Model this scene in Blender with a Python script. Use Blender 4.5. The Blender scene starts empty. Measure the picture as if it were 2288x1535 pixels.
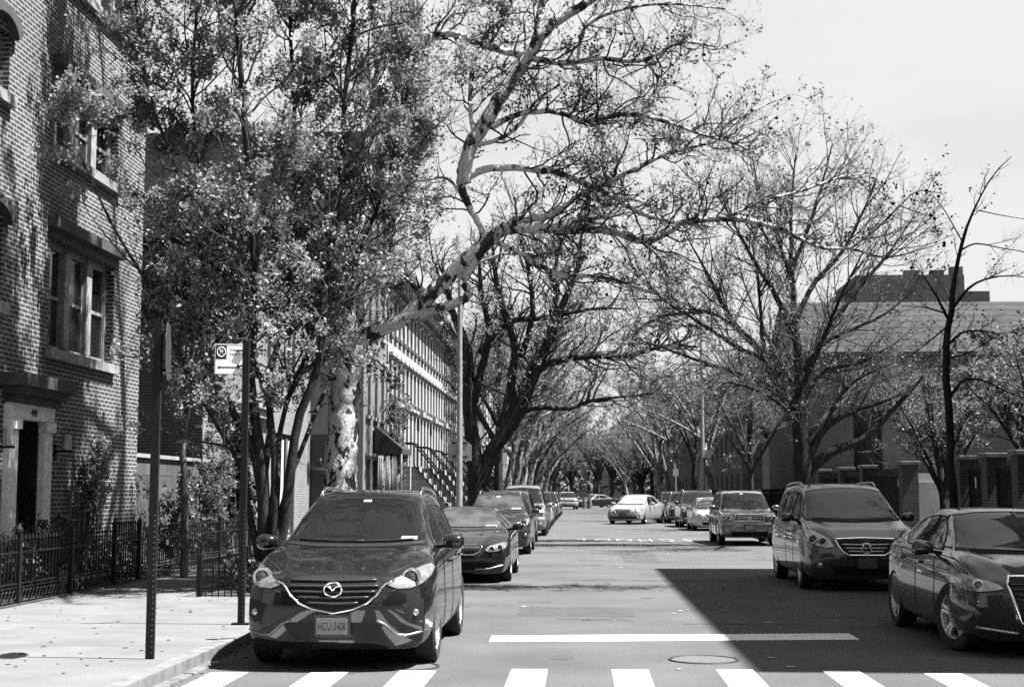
import bpy, bmesh, math, random
import numpy as np
from mathutils import Vector, Matrix
from mathutils.bvhtree import BVHTree
from mathutils.geometry import delaunay_2d_cdt
R = math.radians
scene = bpy.context.scene
COL = scene.collection

# ------------------------------------------------------------------ camera
F, CX, CY, HC = 3178.0, 1144.0, 767.5, 1.65      # the photograph's own pixel grid (2288 x 1535)
VX, VY = 1300.0, 1100.0                          # vanishing point of the street (+Y)
PITCH = math.atan((VY - CY) / F)
YAW = math.atan((VX - CX) / F * math.cos(PITCH))
cam_d = bpy.data.cameras.new('camera')
cam_d.sensor_width = 36.0
cam_d.lens = F / 2288 * 36.0
cam_d.clip_start, cam_d.clip_end = 0.1, 3000
cam = bpy.data.objects.new('camera', cam_d)
COL.objects.link(cam)
cam.location = (0, 0, HC)
cam.rotation_euler = (R(90) + PITCH, 0, YAW)
scene.camera = cam
_m = cam.rotation_euler.to_matrix()
_r, _u, _f = _m @ Vector((1, 0, 0)), _m @ Vector((0, 1, 0)), _m @ Vector((0, 0, -1))

def at(px, py, Y):
    """world point seen at a photo pixel, on the plane at distance Y down the street"""
    d = _f + _r * ((px - CX) / F) - _u * ((py - CY) / F)
    return Vector((0, 0, HC)) + d * (Y / d.y)

def gnd(px, py, z=0.0):
    d = _f + _r * ((px - CX) / F) - _u * ((py - CY) / F)
    return Vector((0, 0, HC)) + d * ((z - HC) / d.z)

# ------------------------------------------------------------------ light
SUN_EL, SUN_AZ = 63.0, -5.0                      # from the right (+X), a little from the viewpoint's side
sd = Vector((math.cos(R(SUN_EL)) * math.cos(R(SUN_AZ)), math.cos(R(SUN_EL)) * math.sin(R(SUN_AZ)), math.sin(R(SUN_EL))))
sun_d = bpy.data.lights.new('sun', 'SUN')
sun_d.energy = 5.0
sun_d.angle = R(0.55)
sun_d.color = (1.0, 0.985, 0.975)
sun = bpy.data.objects.new('sun', sun_d)
COL.objects.link(sun)
sun.location = (30, 0, 60)
sun.rotation_euler = (-sd).to_track_quat('-Z', 'Y').to_euler()
world = bpy.data.worlds.new("World")
scene.world = world
world.use_nodes = True
wn, wl = world.node_tree.nodes, world.node_tree.links
wn.clear()
wo = wn.new('ShaderNodeOutputWorld')
bg = wn.new('ShaderNodeBackground')
bg.inputs['Strength'].default_value = 0.05
sky = wn.new('ShaderNodeTexSky')
sky.sky_type = 'NISHITA'
sky.sun_disc = False
sky.sun_elevation = R(SUN_EL)
sky.sun_rotation = R(90 - SUN_AZ)
sky.air_density, sky.dust_density, sky.ozone_density = 1.0, 2.0, 1.0
sep = wn.new('ShaderNodeSeparateColor')          # black-and-white film behind a yellow-red filter
wl.new(sky.outputs[0], sep.inputs[0])
mx = wn.new('ShaderNodeMath'); mx.operation = 'MULTIPLY'; mx.inputs[1].default_value = 0.7
m2 = wn.new('ShaderNodeMath'); m2.operation = 'MULTIPLY_ADD'; m2.inputs[1].default_value = 0.3
wl.new(sep.outputs[0], mx.inputs[0]); wl.new(sep.outputs[1], m2.inputs[0]); wl.new(mx.outputs[0], m2.inputs[2])
tc = wn.new('ShaderNodeTexCoord')
sx = wn.new('ShaderNodeSeparateXYZ'); wl.new(tc.outputs['Generated'], sx.inputs[0])
nz = wn.new('ShaderNodeTexNoise'); nz.inputs['Scale'].default_value = 3.2; nz.inputs['Detail'].default_value = 7
nz.inputs['Roughness'].default_value = 0.5
mp = wn.new('ShaderNodeMapping'); mp.inputs['Scale'].default_value = (1, 1, 2.6); mp.inputs['Location'].default_value = (0.35, 0.1, 0.2)
wl.new(tc.outputs['Generated'], mp.inputs[0]); wl.new(mp.outputs[0], nz.inputs[0])
cr = wn.new('ShaderNodeValToRGB')                # bright cloud sheets low in the sky
cr.color_ramp.elements[0].position = 0.30; cr.color_ramp.elements[0].color = (.70, .70, .70, 1)
cr.color_ramp.elements[1].position = 0.44; cr.color_ramp.elements[1].color = (1, 1, 1, 1)
wl.new(nz.outputs[0], cr.inputs[0])
el = wn.new('ShaderNodeMapRange'); el.inputs[1].default_value = 0.37; el.inputs[2].default_value = 0.62
el.inputs[3].default_value = 1.0; el.inputs[4].default_value = 0.05
wl.new(sx.outputs[2], el.inputs[0])
cm = wn.new('ShaderNodeMath'); cm.operation = 'MULTIPLY'
wl.new(cr.outputs[0], cm.inputs[0]); wl.new(el.outputs[0], cm.inputs[1])
mix = wn.new('ShaderNodeMix'); mix.data_type = 'RGBA'
cc = wn.new('ShaderNodeCombineColor')
tint = (1.0, 0.985, 1.01)
for i in range(3):
    t = wn.new('ShaderNodeMath'); t.operation = 'MULTIPLY'; t.inputs[1].default_value = tint[i]
    wl.new(m2.outputs[0], t.inputs[0]); wl.new(t.outputs[0], cc.inputs[i])
wl.new(cm.outputs[0], mix.inputs[0]); wl.new(cc.outputs[0], mix.inputs[6])
CLOUD = 3.55
mix.inputs[7].default_value = (CLOUD, CLOUD * .99, CLOUD * 1.005, 1)
wl.new(mix.outputs[2], bg.inputs[0]); wl.new(bg.outputs[0], wo.inputs[0])
vs = scene.view_settings
vs.view_transform, vs.look, vs.gamma, vs.exposure = 'Standard', 'None', 1.0, 2.3
cy = scene.cycles
cy.max_bounces = 6; cy.diffuse_bounces = 1; cy.glossy_bounces = 3; cy.transmission_bounces = 2; cy.transparent_max_bounces = 4
cy.caustics_reflective = cy.caustics_refractive = False
cy.sample_clamp_indirect = 4.0
cy.use_denoising = False            # the little noise left reads as the grain of the film

# ------------------------------------------------------------------ materials
MATS = {}
def g3(v): return (v * 1.0, v * 0.985, v * 1.0, 1)

TONE = .58
def mat(name, v=0.2, rough=0.6, metal=0.0, noise=0.0, nscale=20.0, coat=0.0, bump=0.0, spec=0.5, detail=6, stretch=None, grain=0.0):
    if name in MATS: return MATS[name]
    if metal < .6 and v < .6: v *= TONE
    m = bpy.data.materials.new(name); m.use_nodes = True
    n, l = m.node_tree.nodes, m.node_tree.links
    b = n['Principled BSDF']
    b.inputs['Base Color'].default_value = g3(v)
    b.inputs['Roughness'].default_value = rough
    b.inputs['Metallic'].default_value = metal
    b.inputs['Specular IOR Level'].default_value = spec
    b.inputs['Coat Weight'].default_value = coat
    b.inputs['Coat Roughness'].default_value = 0.03
    if noise or bump or grain:
        c = n.new('ShaderNodeTexCoord')
        src = c.outputs['Object']
        if stretch:
            mpn = n.new('ShaderNodeMapping'); mpn.inputs['Scale'].default_value = stretch
            l.new(src, mpn.inputs[0]); src = mpn.outputs[0]
        t = n.new('ShaderNodeTexNoise'); t.inputs['Scale'].default_value = nscale; t.inputs['Detail'].default_value = detail
        l.new(src, t.inputs[0])
        if noise:
            r = n.new('ShaderNodeMapRange')
            r.inputs[1].default_value = 0.3; r.inputs[2].default_value = 0.7
            r.inputs[3].default_value = v * (1 - noise); r.inputs[4].default_value = v * (1 + noise)
            l.new(t.outputs[0], r.inputs[0])
            out = r.outputs[0]
            if grain:
                t2 = n.new('ShaderNodeTexNoise'); t2.inputs['Scale'].default_value = 70; t2.inputs['Detail'].default_value = 5; t2.inputs['Roughness'].default_value = .8
                l.new(c.outputs['Object'], t2.inputs[0])
                r2 = n.new('ShaderNodeMapRange'); r2.inputs[1].default_value = .3; r2.inputs[2].default_value = .7
                r2.inputs[3].default_value = 1 - grain; r2.inputs[4].default_value = 1 + grain
                l.new(t2.outputs[0], r2.inputs[0])
                mm = n.new('ShaderNodeMath'); mm.operation = 'MULTIPLY'
                l.new(out, mm.inputs[0]); l.new(r2.outputs[0], mm.inputs[1]); out = mm.outputs[0]
            cb = n.new('ShaderNodeCombineColor')
            for i in range(3): l.new(out, cb.inputs[i])
            l.new(cb.outputs[0], b.inputs['Base Color'])
        if bump:
            bp = n.new('ShaderNodeBump'); bp.inputs['Strength'].default_value = bump; bp.inputs['Distance'].default_value = 0.02
            l.new(t.outputs[0], bp.inputs['Height']); l.new(bp.outputs[0], b.inputs['Normal'])
    MATS[name] = m
    return m

def brick_mat(name, c1, c2, mortar, bw=0.21, rh=0.07, ms=0.011, var=0.25, rough=0.85, zoff=0.0, bump=.4):
    if name in MATS: return MATS[name]
    c1, c2, mortar = c1 * TONE, c2 * TONE, mortar * .62
    m = bpy.data.materials.new(name); m.use_nodes = True
    n, l = m.node_tree.nodes, m.node_tree.links
    b = n['Principled BSDF']; b.inputs['Roughness'].default_value = rough; b.inputs['Specular IOR Level'].default_value = .25
    c = n.new('ShaderNodeTexCoord'); s = n.new('ShaderNodeSeparateXYZ'); l.new(c.outputs['Object'], s.inputs[0])
    a = n.new('ShaderNodeMath'); a.operation = 'ADD'; l.new(s.outputs[0], a.inputs[0]); l.new(s.outputs[1], a.inputs[1])
    k = n.new('ShaderNodeCombineXYZ'); l.new(a.outputs[0], k.inputs[0]); l.new(s.outputs[2], k.inputs[1])
    t = n.new('ShaderNodeTexBrick')
    t.inputs['Color1'].default_value = g3(c1); t.inputs['Color2'].default_value = g3(c2); t.inputs['Mortar'].default_value = g3(mortar)
    t.inputs['Scale'].default_value = 1.0; t.inputs['Mortar Size'].default_value = ms; t.inputs['Mortar Smooth'].default_value = .15
    t.inputs['Brick Width'].default_value = bw; t.inputs['Row Height'].default_value = rh; t.inputs['Bias'].default_value = 0
    l.new(k.outputs[0], t.inputs[0])
    nn = n.new('ShaderNodeTexNoise'); nn.inputs['Scale'].default_value = 1.3; nn.inputs['Detail'].default_value = 8; nn.inputs['Roughness'].default_value = .7
    l.new(c.outputs['Object'], nn.inputs[0])
    r = n.new('ShaderNodeMapRange'); r.inputs[1].default_value = .3; r.inputs[2].default_value = .7
    r.inputs[3].default_value = 1 - var; r.inputs[4].default_value = 1 + var
    l.new(nn.outputs[0], r.inputs[0])
    mm = n.new('ShaderNodeMix'); mm.data_type = 'RGBA'; mm.blend_type = 'MULTIPLY'; mm.inputs[0].default_value = 1
    l.new(t.outputs[0], mm.inputs[6]); l.new(r.outputs[0], mm.inputs[7]); l.new(mm.outputs[2], b.inputs['Base Color'])
    bp = n.new('ShaderNodeBump'); bp.invert = True; bp.inputs['Strength'].default_value = bump; bp.inputs['Distance'].default_value = 0.01
    l.new(t.outputs['Fac'], bp.inputs['Height']); l.new(bp.outputs[0], b.inputs['Normal'])
    MATS[name] = m
    return m

def bark_mat(name, dark, light, scale=7.0, lo=.45, hi=.52, zs=.45):
    """patchy, peeling bark: two tones in hard-edged flakes"""
    if name in MATS: return MATS[name]
    m = bpy.data.materials.new(name); m.use_nodes = True
    n, l = m.node_tree.nodes, m.node_tree.links
    b = n['Principled BSDF']; b.inputs['Roughness'].default_value = .85; b.inputs['Specular IOR Level'].default_value = .2
    c = n.new('ShaderNodeTexCoord'); mpn = n.new('ShaderNodeMapping'); mpn.inputs['Scale'].default_value = (1, 1, zs)
    l.new(c.outputs['Object'], mpn.inputs[0])
    t = n.new('ShaderNodeTexNoise'); t.inputs['Scale'].default_value = scale; t.inputs['Detail'].default_value = 5; t.inputs['Roughness'].default_value = .6
    l.new(mpn.outputs[0], t.inputs[0])
    r = n.new('ShaderNodeValToRGB'); r.color_ramp.elements[0].position = lo; r.color_ramp.elements[0].color = g3(dark)
    r.color_ramp.elements[1].position = hi; r.color_ramp.elements[1].color = g3(light)
    l.new(t.outputs[0], r.inputs[0])
    t2 = n.new('ShaderNodeTexNoise'); t2.inputs['Scale'].default_value = scale * 6; t2.inputs['Detail'].default_value = 4
    l.new(mpn.outputs[0], t2.inputs[0])
    mr = n.new('ShaderNodeMapRange'); mr.inputs[1].default_value = .3; mr.inputs[2].default_value = .7; mr.inputs[3].default_value = .7; mr.inputs[4].default_value = 1.25
    l.new(t2.outputs[0], mr.inputs[0])
    mm = n.new('ShaderNodeMix'); mm.data_type = 'RGBA'; mm.blend_type = 'MULTIPLY'; mm.inputs[0].default_value = 1
    l.new(r.outputs[0], mm.inputs[6]); l.new(mr.outputs[0], mm.inputs[7]); l.new(mm.outputs[2], b.inputs['Base Color'])
    bp = n.new('ShaderNodeBump'); bp.inputs['Strength'].default_value = .7; bp.inputs['Distance'].default_value = 0.02
    l.new(t2.outputs[0], bp.inputs['Height']); l.new(bp.outputs[0], b.inputs['Normal'])
    MATS[name] = m
    return m

def leaf_mat(name, v=.12, tr=.35, var=.4):
    if name in MATS: return MATS[name]
    m = bpy.data.materials.new(name); m.use_nodes = True
    n, l = m.node_tree.nodes, m.node_tree.links
    n.clear(); v *= .7
    o = n.new('ShaderNodeOutputMaterial')
    d = n.new('ShaderNodeBsdfPrincipled'); d.inputs['Roughness'].default_value = .55; d.inputs['Specular IOR Level'].default_value = .3
    t = n.new('ShaderNodeBsdfTranslucent'); mx_ = n.new('ShaderNodeMixShader'); mx_.inputs[0].default_value = tr
    c = n.new('ShaderNodeTexCoord'); nn = n.new('ShaderNodeTexNoise'); nn.inputs['Scale'].default_value = 9; nn.inputs['Detail'].default_value = 3
    l.new(c.outputs['Object'], nn.inputs[0])
    r = n.new('ShaderNodeMapRange'); r.inputs[1].default_value = .3; r.inputs[2].default_value = .7; r.inputs[3].default_value = v * (1 - var); r.inputs[4].default_value = v * (1 + var)
    l.new(nn.outputs[0], r.inputs[0])
    cb = n.new('ShaderNodeCombineColor')
    for i in range(3): l.new(r.outputs[0], cb.inputs[i])
    l.new(cb.outputs[0], d.inputs['Base Color']); l.new(cb.outputs[0], t.inputs['Color'])
    l.new(d.outputs[0], mx_.inputs[1]); l.new(t.outputs[0], mx_.inputs[2]); l.new(mx_.outputs[0], o.inputs[0])
    MATS[name] = m
    return m

# ------------------------------------------------------------------ scene-graph helpers
def tag(o, label=None, cat=None, group=None, kind=None):
    if label: o['label'] = label
    if cat: o['category'] = cat
    if group: o['group'] = group
    if kind: o['kind'] = kind
    return o

def thing(name, label, cat, loc=(0, 0, 0), rz=0.0, group=None):
    o = bpy.data.objects.new(name, None); COL.objects.link(o)
    o.empty_display_size = .2
    o.location = loc; o.rotation_euler = (0, 0, rz)
    return tag(o, label, cat, group)

def link_mesh(name, me, m=None, parent=None):
    if m is not None:
        me.materials.clear()
        for q in (m if isinstance(m, (list, tuple)) else [m]): me.materials.append(q)
    o = bpy.data.objects.new(name, me); COL.objects.link(o)
    if parent is not None: o.parent = parent
    return o

def np_mesh(name, V, faces, k, smooth=False):
    """fast mesh from numpy verts and equal-size faces (n,k)"""
    me = bpy.data.meshes.new(name)
    V = np.asarray(V, dtype=np.float32); Fa = np.asarray(faces, dtype=np.int32)
    me.vertices.add(len(V)); me.vertices.foreach_set('co', V.ravel())
    nf = len(Fa)
    me.loops.add(nf * k); me.loops.foreach_set('vertex_index', Fa.ravel())
    me.polygons.add(nf); me.polygons.foreach_set('loop_start', np.arange(0, nf * k, k, dtype=np.int32))
    me.update(calc_edges=True)
    if smooth: me.polygons.foreach_set('use_smooth', np.ones(nf, dtype=bool))
    return me

class MB:
    """collects boxes, bars, prisms and tubes into one mesh"""
    def __init__(s): s.v = []; s.f = []
    def add(s, vs, fs):
        n = len(s.v); s.v += [tuple(p) for p in vs]; s.f += [tuple(i + n for i in f) for f in fs]; return s
    def box(s, x0, x1, y0, y1, z0, z1):
        vs = [(x, y, z) for z in (z0, z1) for y in (y0, y1) for x in (x0, x1)]
        return s.add(vs, [(0, 2, 3, 1), (4, 5, 7, 6), (0, 1, 5, 4), (2, 6, 7, 3), (0, 4, 6, 2), (1, 3, 7, 5)])
    def obox(s, c, hx, hy, hz, M=None):
        """box about centre c with half sizes, rotated by 3x3 M"""
        M = M or Matrix.Identity(3); c = Vector(c)
        vs = [c + M @ Vector((x, y, z)) for z in (-hz, hz) for y in (-hy, hy) for x in (-hx, hx)]
        return s.add(vs, [(0, 2, 3, 1), (4, 5, 7, 6), (0, 1, 5, 4), (2, 6, 7, 3), (0, 4, 6, 2), (1, 3, 7, 5)])
    def bar(s, a, b, w, h=None, up=(0, 0, 1)):
        a, b = Vector(a), Vector(b); h = h or w
        d = b - a; L = d.length
        if L < 1e-6: return s
        d /= L; u = Vector(up)
        if abs(d.dot(u)) > .95: u = Vector((0, 1, 0))
        r_ = d.cross(u).normalized(); u = r_.cross(d)
        M = Matrix((r_, d, u)).transposed()
        return s.obox((a + b) / 2, w / 2, L / 2, h / 2, M)
    def tube(s, pts, r, n=8, caps=True):
        pts = [Vector(p) for p in pts]; k = len(pts)
        rr = r if isinstance(r, (list, tuple)) else [r] * k
        ref = None; base = len(s.v); ring = []
        for i, p in enumerate(pts):
            t = (pts[min(i + 1, k - 1)] - pts[max(i - 1, 0)]).normalized()
            if ref is None: ref = t.orthogonal().normalized()
            ref = (ref - t * ref.dot(t)).normalized(); b_ = t.cross(ref)
            ring += [p + (ref * math.cos(2 * math.pi * j / n) + b_ * math.sin(2 * math.pi * j / n)) * rr[i] for j in range(n)]
        fs = [(i * n + j, i * n + (j + 1) % n, (i + 1) * n + (j + 1) % n, (i + 1) * n + j) for i in range(k - 1) for j in range(n)]
        if caps: fs += [tuple(reversed(range(n))), tuple(range((k - 1) * n, k * n))]
        return s.add(ring, fs)
    def lathe(s, prof, c=(0, 0, 0), axis='z', n=24):
        """profile [(r, h)] turned about an axis through c"""
        c = Vector(c); vs = []
        for r_, h in prof:
            for j in range(n):
                a = 2 * math.pi * j / n; p, q = r_ * math.cos(a), r_ * math.sin(a)
                vs.append(c + (Vector((p, q, h)) if axis == 'z' else Vector((h, p, q)) if axis == 'x' else Vector((q, h, p))))
        k = len(prof)
        fs = [(i * n + j, i * n + (j + 1) % n, (i + 1) * n + (j + 1) % n, (i + 1) * n + j) for i in range(k - 1) for j in range(n)]
        return s.add(vs, fs)
    def prism(s, poly, h, M):
        """2-d polygon extruded by h along local z, placed by 4x4 M"""
        n = len(poly)
        vs = [M @ Vector((x, y, 0)) for x, y in poly] + [M @ Vector((x, y, h)) for x, y in poly]
        fs = [tuple(reversed(range(n))), tuple(range(n, 2 * n))] + [(i, (i + 1) % n, n + (i + 1) % n, n + i) for i in range(n)]
        return s.add(vs, fs)
    def build(s, name, m, parent=None, smooth=False, angle=None, bevel=0):
        me = bpy.data.meshes.new(name); me.from_pydata(s.v, [], s.f); me.update()
        bm = bmesh.new(); bm.from_mesh(me)
        bmesh.ops.recalc_face_normals(bm, faces=bm.faces)
        if bevel: bmesh.ops.bevel(bm, geom=bm.edges[:], offset=bevel, segments=2, affect='EDGES', profile=.6)
        bm.to_mesh(me); bm.free()
        if smooth:
            me.shade_smooth()
            if angle: me.set_sharp_from_angle(angle=R(angle))
        return link_mesh(name, me, m, parent)

def copy_tree(o, parent=None):
    c = o.copy(); COL.objects.link(c)
    if parent is not None:
        c.parent = parent; c.matrix_parent_inverse = o.matrix_parent_inverse.copy()
    for ch in list(o.children): copy_tree(ch, c)
    return c

def text_mesh(s, size, name='lettering', m=None, parent=None, M=None, extrude=.001, align='CENTER', off=0.0):
    cu = bpy.data.curves.new(name, 'FONT'); cu.body = s; cu.size = size; cu.extrude = extrude; cu.align_x = align; cu.align_y = 'CENTER'; cu.offset = off
    o = bpy.data.objects.new(name, cu); COL.objects.link(o)
    dg = bpy.context.evaluated_depsgraph_get()
    me = bpy.data.meshes.new_from_object(o.evaluated_get(dg))
    bpy.data.objects.remove(o)
    if M is not None: me.transform(M)
    return link_mesh(name, me, m, parent)
# ------------------------------------------------------------------ ground, road, pavements
asphalt = mat('asphalt', .098, .92, noise=.20, nscale=.6, detail=14, grain=.95, spec=.2)
concrete = mat('pavement_concrete', .172, .9, noise=.16, nscale=1.3, detail=12, grain=.35, spec=.2)
kerb_m = mat('kerb_stone', .17, .85, noise=.3, nscale=6, detail=8, grain=.2)
paint = bark_mat('road_paint', .10, .58, 7, .335, .375, 1)
concrete_dirty = None
soil = mat('soil', .05, .95, noise=.4, nscale=8)
def struct(o): return tag(o, kind='structure')

KL, KR, WL, WR = -3.62, 6.3, -7.75, 10.0          # kerbs and back edges of the pavements
struct(MB().box(-900, 900, -60, 1600, -.6, -.012).build('ground', mat('far_ground', .09, .95, noise=.3, nscale=.5)))
def sheet(name, x0, x1, y0, y1, z, m, nx=1, ny=1):
    return struct(link_mesh(name, np_mesh(name, [(x0, y0, z), (x1, y0, z), (x1, y1, z), (x0, y1, z)], [(0, 1, 2, 3)], 4), m))
sheet('road', KL, KR, -40, 700, 0, asphalt)
sheet('road', -60, KL, -40, 9.6, -.001, asphalt)
sheet('road', KR, 60, -40, 9.6, -.001, asphalt)
# left pavement slabs: sheet of concrete with joints modelled as grooves between flags
def pavement(name, xs, ys, z, gap=.012):
    mb = MB()
    for i in range(len(xs) - 1):
        for j in range(len(ys) - 1):
            mb.box(xs[i] + gap / 2, xs[i + 1] - gap / 2, ys[j] + gap / 2, ys[j + 1] - gap / 2, -.01, z)
    mb.box(xs[0], xs[-1], ys[0], ys[-1], -.02, z - .012)
    return struct(mb.build(name, concrete))
PL = [-60, -20, WL, KL - .16]
pavement('sidewalk', PL, [9.8, 13.02, 14.25, 16.1, 17.75, 19.6, 21.6, 24, 27, 30, 40, 60, 90, 140, 220, 500], .13)
pavement('sidewalk', [KR + .16, 8.2, WR, 60], [9.8, 13, 19, 26, 34, 44, 60, 90, 140, 220, 500], .13)
def kerb(x0, x1, y0, y1, n):
    mb = MB()
    for i in range(n):
        a, b = y0 + (y1 - y0) * i / n, y0 + (y1 - y0) * (i + 1) / n
        mb.box(x0, x1, a + .004, b - .004, -.02, .137)
    return struct(mb.build('kerb', kerb_m, bevel=.012))
kerb(KL - .158, KL, 9.65, 90, 40); kerb(KR, KR + .158, 9.65, 90, 40)
kerb(KL - .158, KL, 90, 500, 30); kerb(KR, KR + .158, 90, 500, 30)
# dropped corner: worn stone lip and gutter seam
mb = MB()
for k in range(3): mb.box(KL - .02, KL + .11, 11.0 + k * 1.0, 11.9 + k * 1.0, -.02, .028)
struct(mb.build('gutter_stones', mat('worn_stone', .13, .9, noise=.5, nscale=5), bevel=.02))
# markings
def mark(name, quads, z=.004):
    vs = []; fs = []
    for q in quads:
        fs.append(tuple(range(len(vs), len(vs) + 4))); vs += [(p[0], p[1], z) for p in q]
    return struct(link_mesh(name, np_mesh(name, vs, fs, 4), paint))
mark('stop_line', [[(-1.04, 16.02), (3.12, 16.46), (3.13, 17.18), (-1.05, 16.70)]])
qs = []
for x, yt in ((-3.42, 13.2), (-2.50, 13.26), (-1.70, 13.40), (-.667, 13.58), (.272, 13.60), (1.247, 13.64), (2.226, 13.59), (3.126, 13.45), (4.08, 13.45), (5.0, 13.4)):
    qs.append([(x, 9.7), (x + .34, 9.7), (x + .34, yt + .01), (x, yt)])
mark('crosswalk_stripes', qs)
for i, (s, px) in enumerate(zip('SCHOOL', [5, 4, 3, 2, 1, 0])):
    X = -.02 + px * .74
    M = Matrix.Translation((X, 50.2, .005)) @ Matrix.Rotation(math.pi, 4, 'Z') @ Matrix.Diagonal((.86, 3.6, 1, 1))
    struct(text_mesh(s, .92, 'road_lettering', mat('worn_paint', .36, .8, noise=.5, nscale=9, detail=10), None, M, 0.0005, off=.0))
# repair seams, worn patches and small litter on the asphalt
rng = random.Random(4)
mb = MB()
for k in range(26):
    X, Y = rng.uniform(-1.2, 3.8), rng.uniform(14, 60); n = 5; pts = []
    for i in range(n): pts.append((X + i * rng.uniform(.08, .25), Y + rng.uniform(-.05, .05) * i, .0035))
    for a, b in zip(pts, pts[1:]): mb.bar(a, b, .012, .002)
struct(mb.build('road_cracks', mat('crack_filler', .03, .8)))
mb = MB()
for k in range(46):
    X, Y, s = rng.uniform(-1.2, 3.9), rng.uniform(13, 60), rng.uniform(.02, .05)
    mb.obox((X, Y, .008), s, s * .6, .003, Matrix.Rotation(rng.uniform(0, 3), 3, 'Z'))
tag(mb.build('litter', mat('pale_litter', .55, .8)), 'scattered pale scraps and petals lying on the asphalt', 'litter', kind='stuff')
def manhole(x, y, r, lab):
    t = thing('manhole_cover', lab, 'manhole cover', (x, y, 0))
    MB().lathe([(r - .012, .004), (r - .006, .012), (r + .016, .012), (r + .022, .002)], n=48).build('rim', mat('iron_dark', .02, .7, .3), t)
    c = MB().lathe([(0.001, .006), (r - .02, .006), (r - .012, .003)], n=48)
    c.build('lid', mat('manhole_lid', .10, .8, noise=.3, nscale=30, grain=.3), t)
m0 = gnd(1572, 1474)
manhole(m0.x, m0.y, .33, 'round iron manhole cover with a dark rim on the road below the stop line')
m0 = gnd(905, 1489)
manhole(m0.x, m0.y, .31, 'faint round manhole cover on the asphalt at the bumper of the big parked crossover')

rng = random.Random(9); mb = MB()
for k in range(260):
    X, Y, s = rng.uniform(WL + .1, KL - .3), rng.uniform(11, 40), rng.uniform(.008, .03)
    mb.obox((X, Y, .135), s, s * .5, .002, Matrix.Rotation(rng.uniform(0, 3), 3, 'Z'))
for k in range(120):
    X, Y, s = KL + rng.uniform(.0, .25), rng.uniform(10, 60), rng.uniform(.01, .035)
    mb.obox((X, Y, .006), s, s * .5, .003, Matrix.Rotation(rng.uniform(0, 3), 3, 'Z'))
tag(mb.build('leaf_litter', mat('dry_litter', .05, .9)), 'dark fallen bits of leaf and twig on the left pavement and gutter', 'litter', kind='stuff')

# old trench patches, oil spots and tyre-dark lanes: thin overlays of other asphalt
mb = MB()
for (x0, x1, y0, y1) in ((-.9, .7, 19.4, 20.9), (1.0, 1.9, 34, 40), (-.2, 3.6, 27.1, 27.35), (-1.1, 3.9, 43.5, 43.8)):
    mb.add([(x0, y0, .0022), (x1, y0, .0022), (x1, y1, .0022), (x0, y1, .0022)], [(0, 1, 2, 3)])
struct(mb.build('road_patch', mat('asphalt_patch', .078, .92, noise=.2, nscale=2, detail=10, grain=.9, spec=.2)))
mb = MB(); rng = random.Random(15)
for k in range(34):
    X, Y, r_ = rng.choice([rng.gauss(-2.3, .4), rng.gauss(1.3, .9), rng.gauss(4.6, .5)]), rng.uniform(12.5, 60), rng.uniform(.04, .16)
    ring = [(X + r_ * rng.uniform(.7, 1.15) * math.cos(a), Y + r_ * 1.4 * rng.uniform(.7, 1.15) * math.sin(a), .0032) for a in np.linspace(0, 6.28, 15)[:-1]]
    mb.add(ring, [tuple(range(14))])
struct(mb.build('oil_spots', mat('oil_stain', .055, .7, noise=.3, nscale=9, grain=.8)))
# ------------------------------------------------------------------ cars
def pw(table, x):
    """smooth monotone table lookup"""
    xs = [t[0] for t in table]; ys = [t[1] for t in table]
    if x <= xs[0]: return ys[0]
    if x >= xs[-1]: return ys[-1]
    i = max(k for k in range(len(xs) - 1) if xs[k] <= x)
    h = xs[i + 1] - xs[i]; t = (x - xs[i]) / h
    def sl(k):
        if k == 0 or k == len(xs) - 1: return 0.0 if k == 0 and False else ((ys[1] - ys[0]) / (xs[1] - xs[0]) if k == 0 else (ys[-1] - ys[-2]) / (xs[-1] - xs[-2]))
        a = (ys[k] - ys[k - 1]) / (xs[k] - xs[k - 1]); b = (ys[k + 1] - ys[k]) / (xs[k + 1] - xs[k])
        return 0 if a * b <= 0 else 2 * a * b / (a + b)
    m0, m1 = sl(i) * h, sl(i + 1) * h
    return (2 * t ** 3 - 3 * t * t + 1) * ys[i] + (t ** 3 - 2 * t * t + t) * m0 + (-2 * t ** 3 + 3 * t * t) * ys[i + 1] + (t ** 3 - t * t) * m1

def chaikin(pts, it):
    for _ in range(it):
        q = [pts[0]]
        for a, b in zip(pts, pts[1:]):
            q.append((a[0] * .75 + b[0] * .25, a[1] * .75 + b[1] * .25)); q.append((a[0] * .25 + b[0] * .75, a[1] * .25 + b[1] * .75))
        q.append(pts[-1]); pts = q
    return pts

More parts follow.
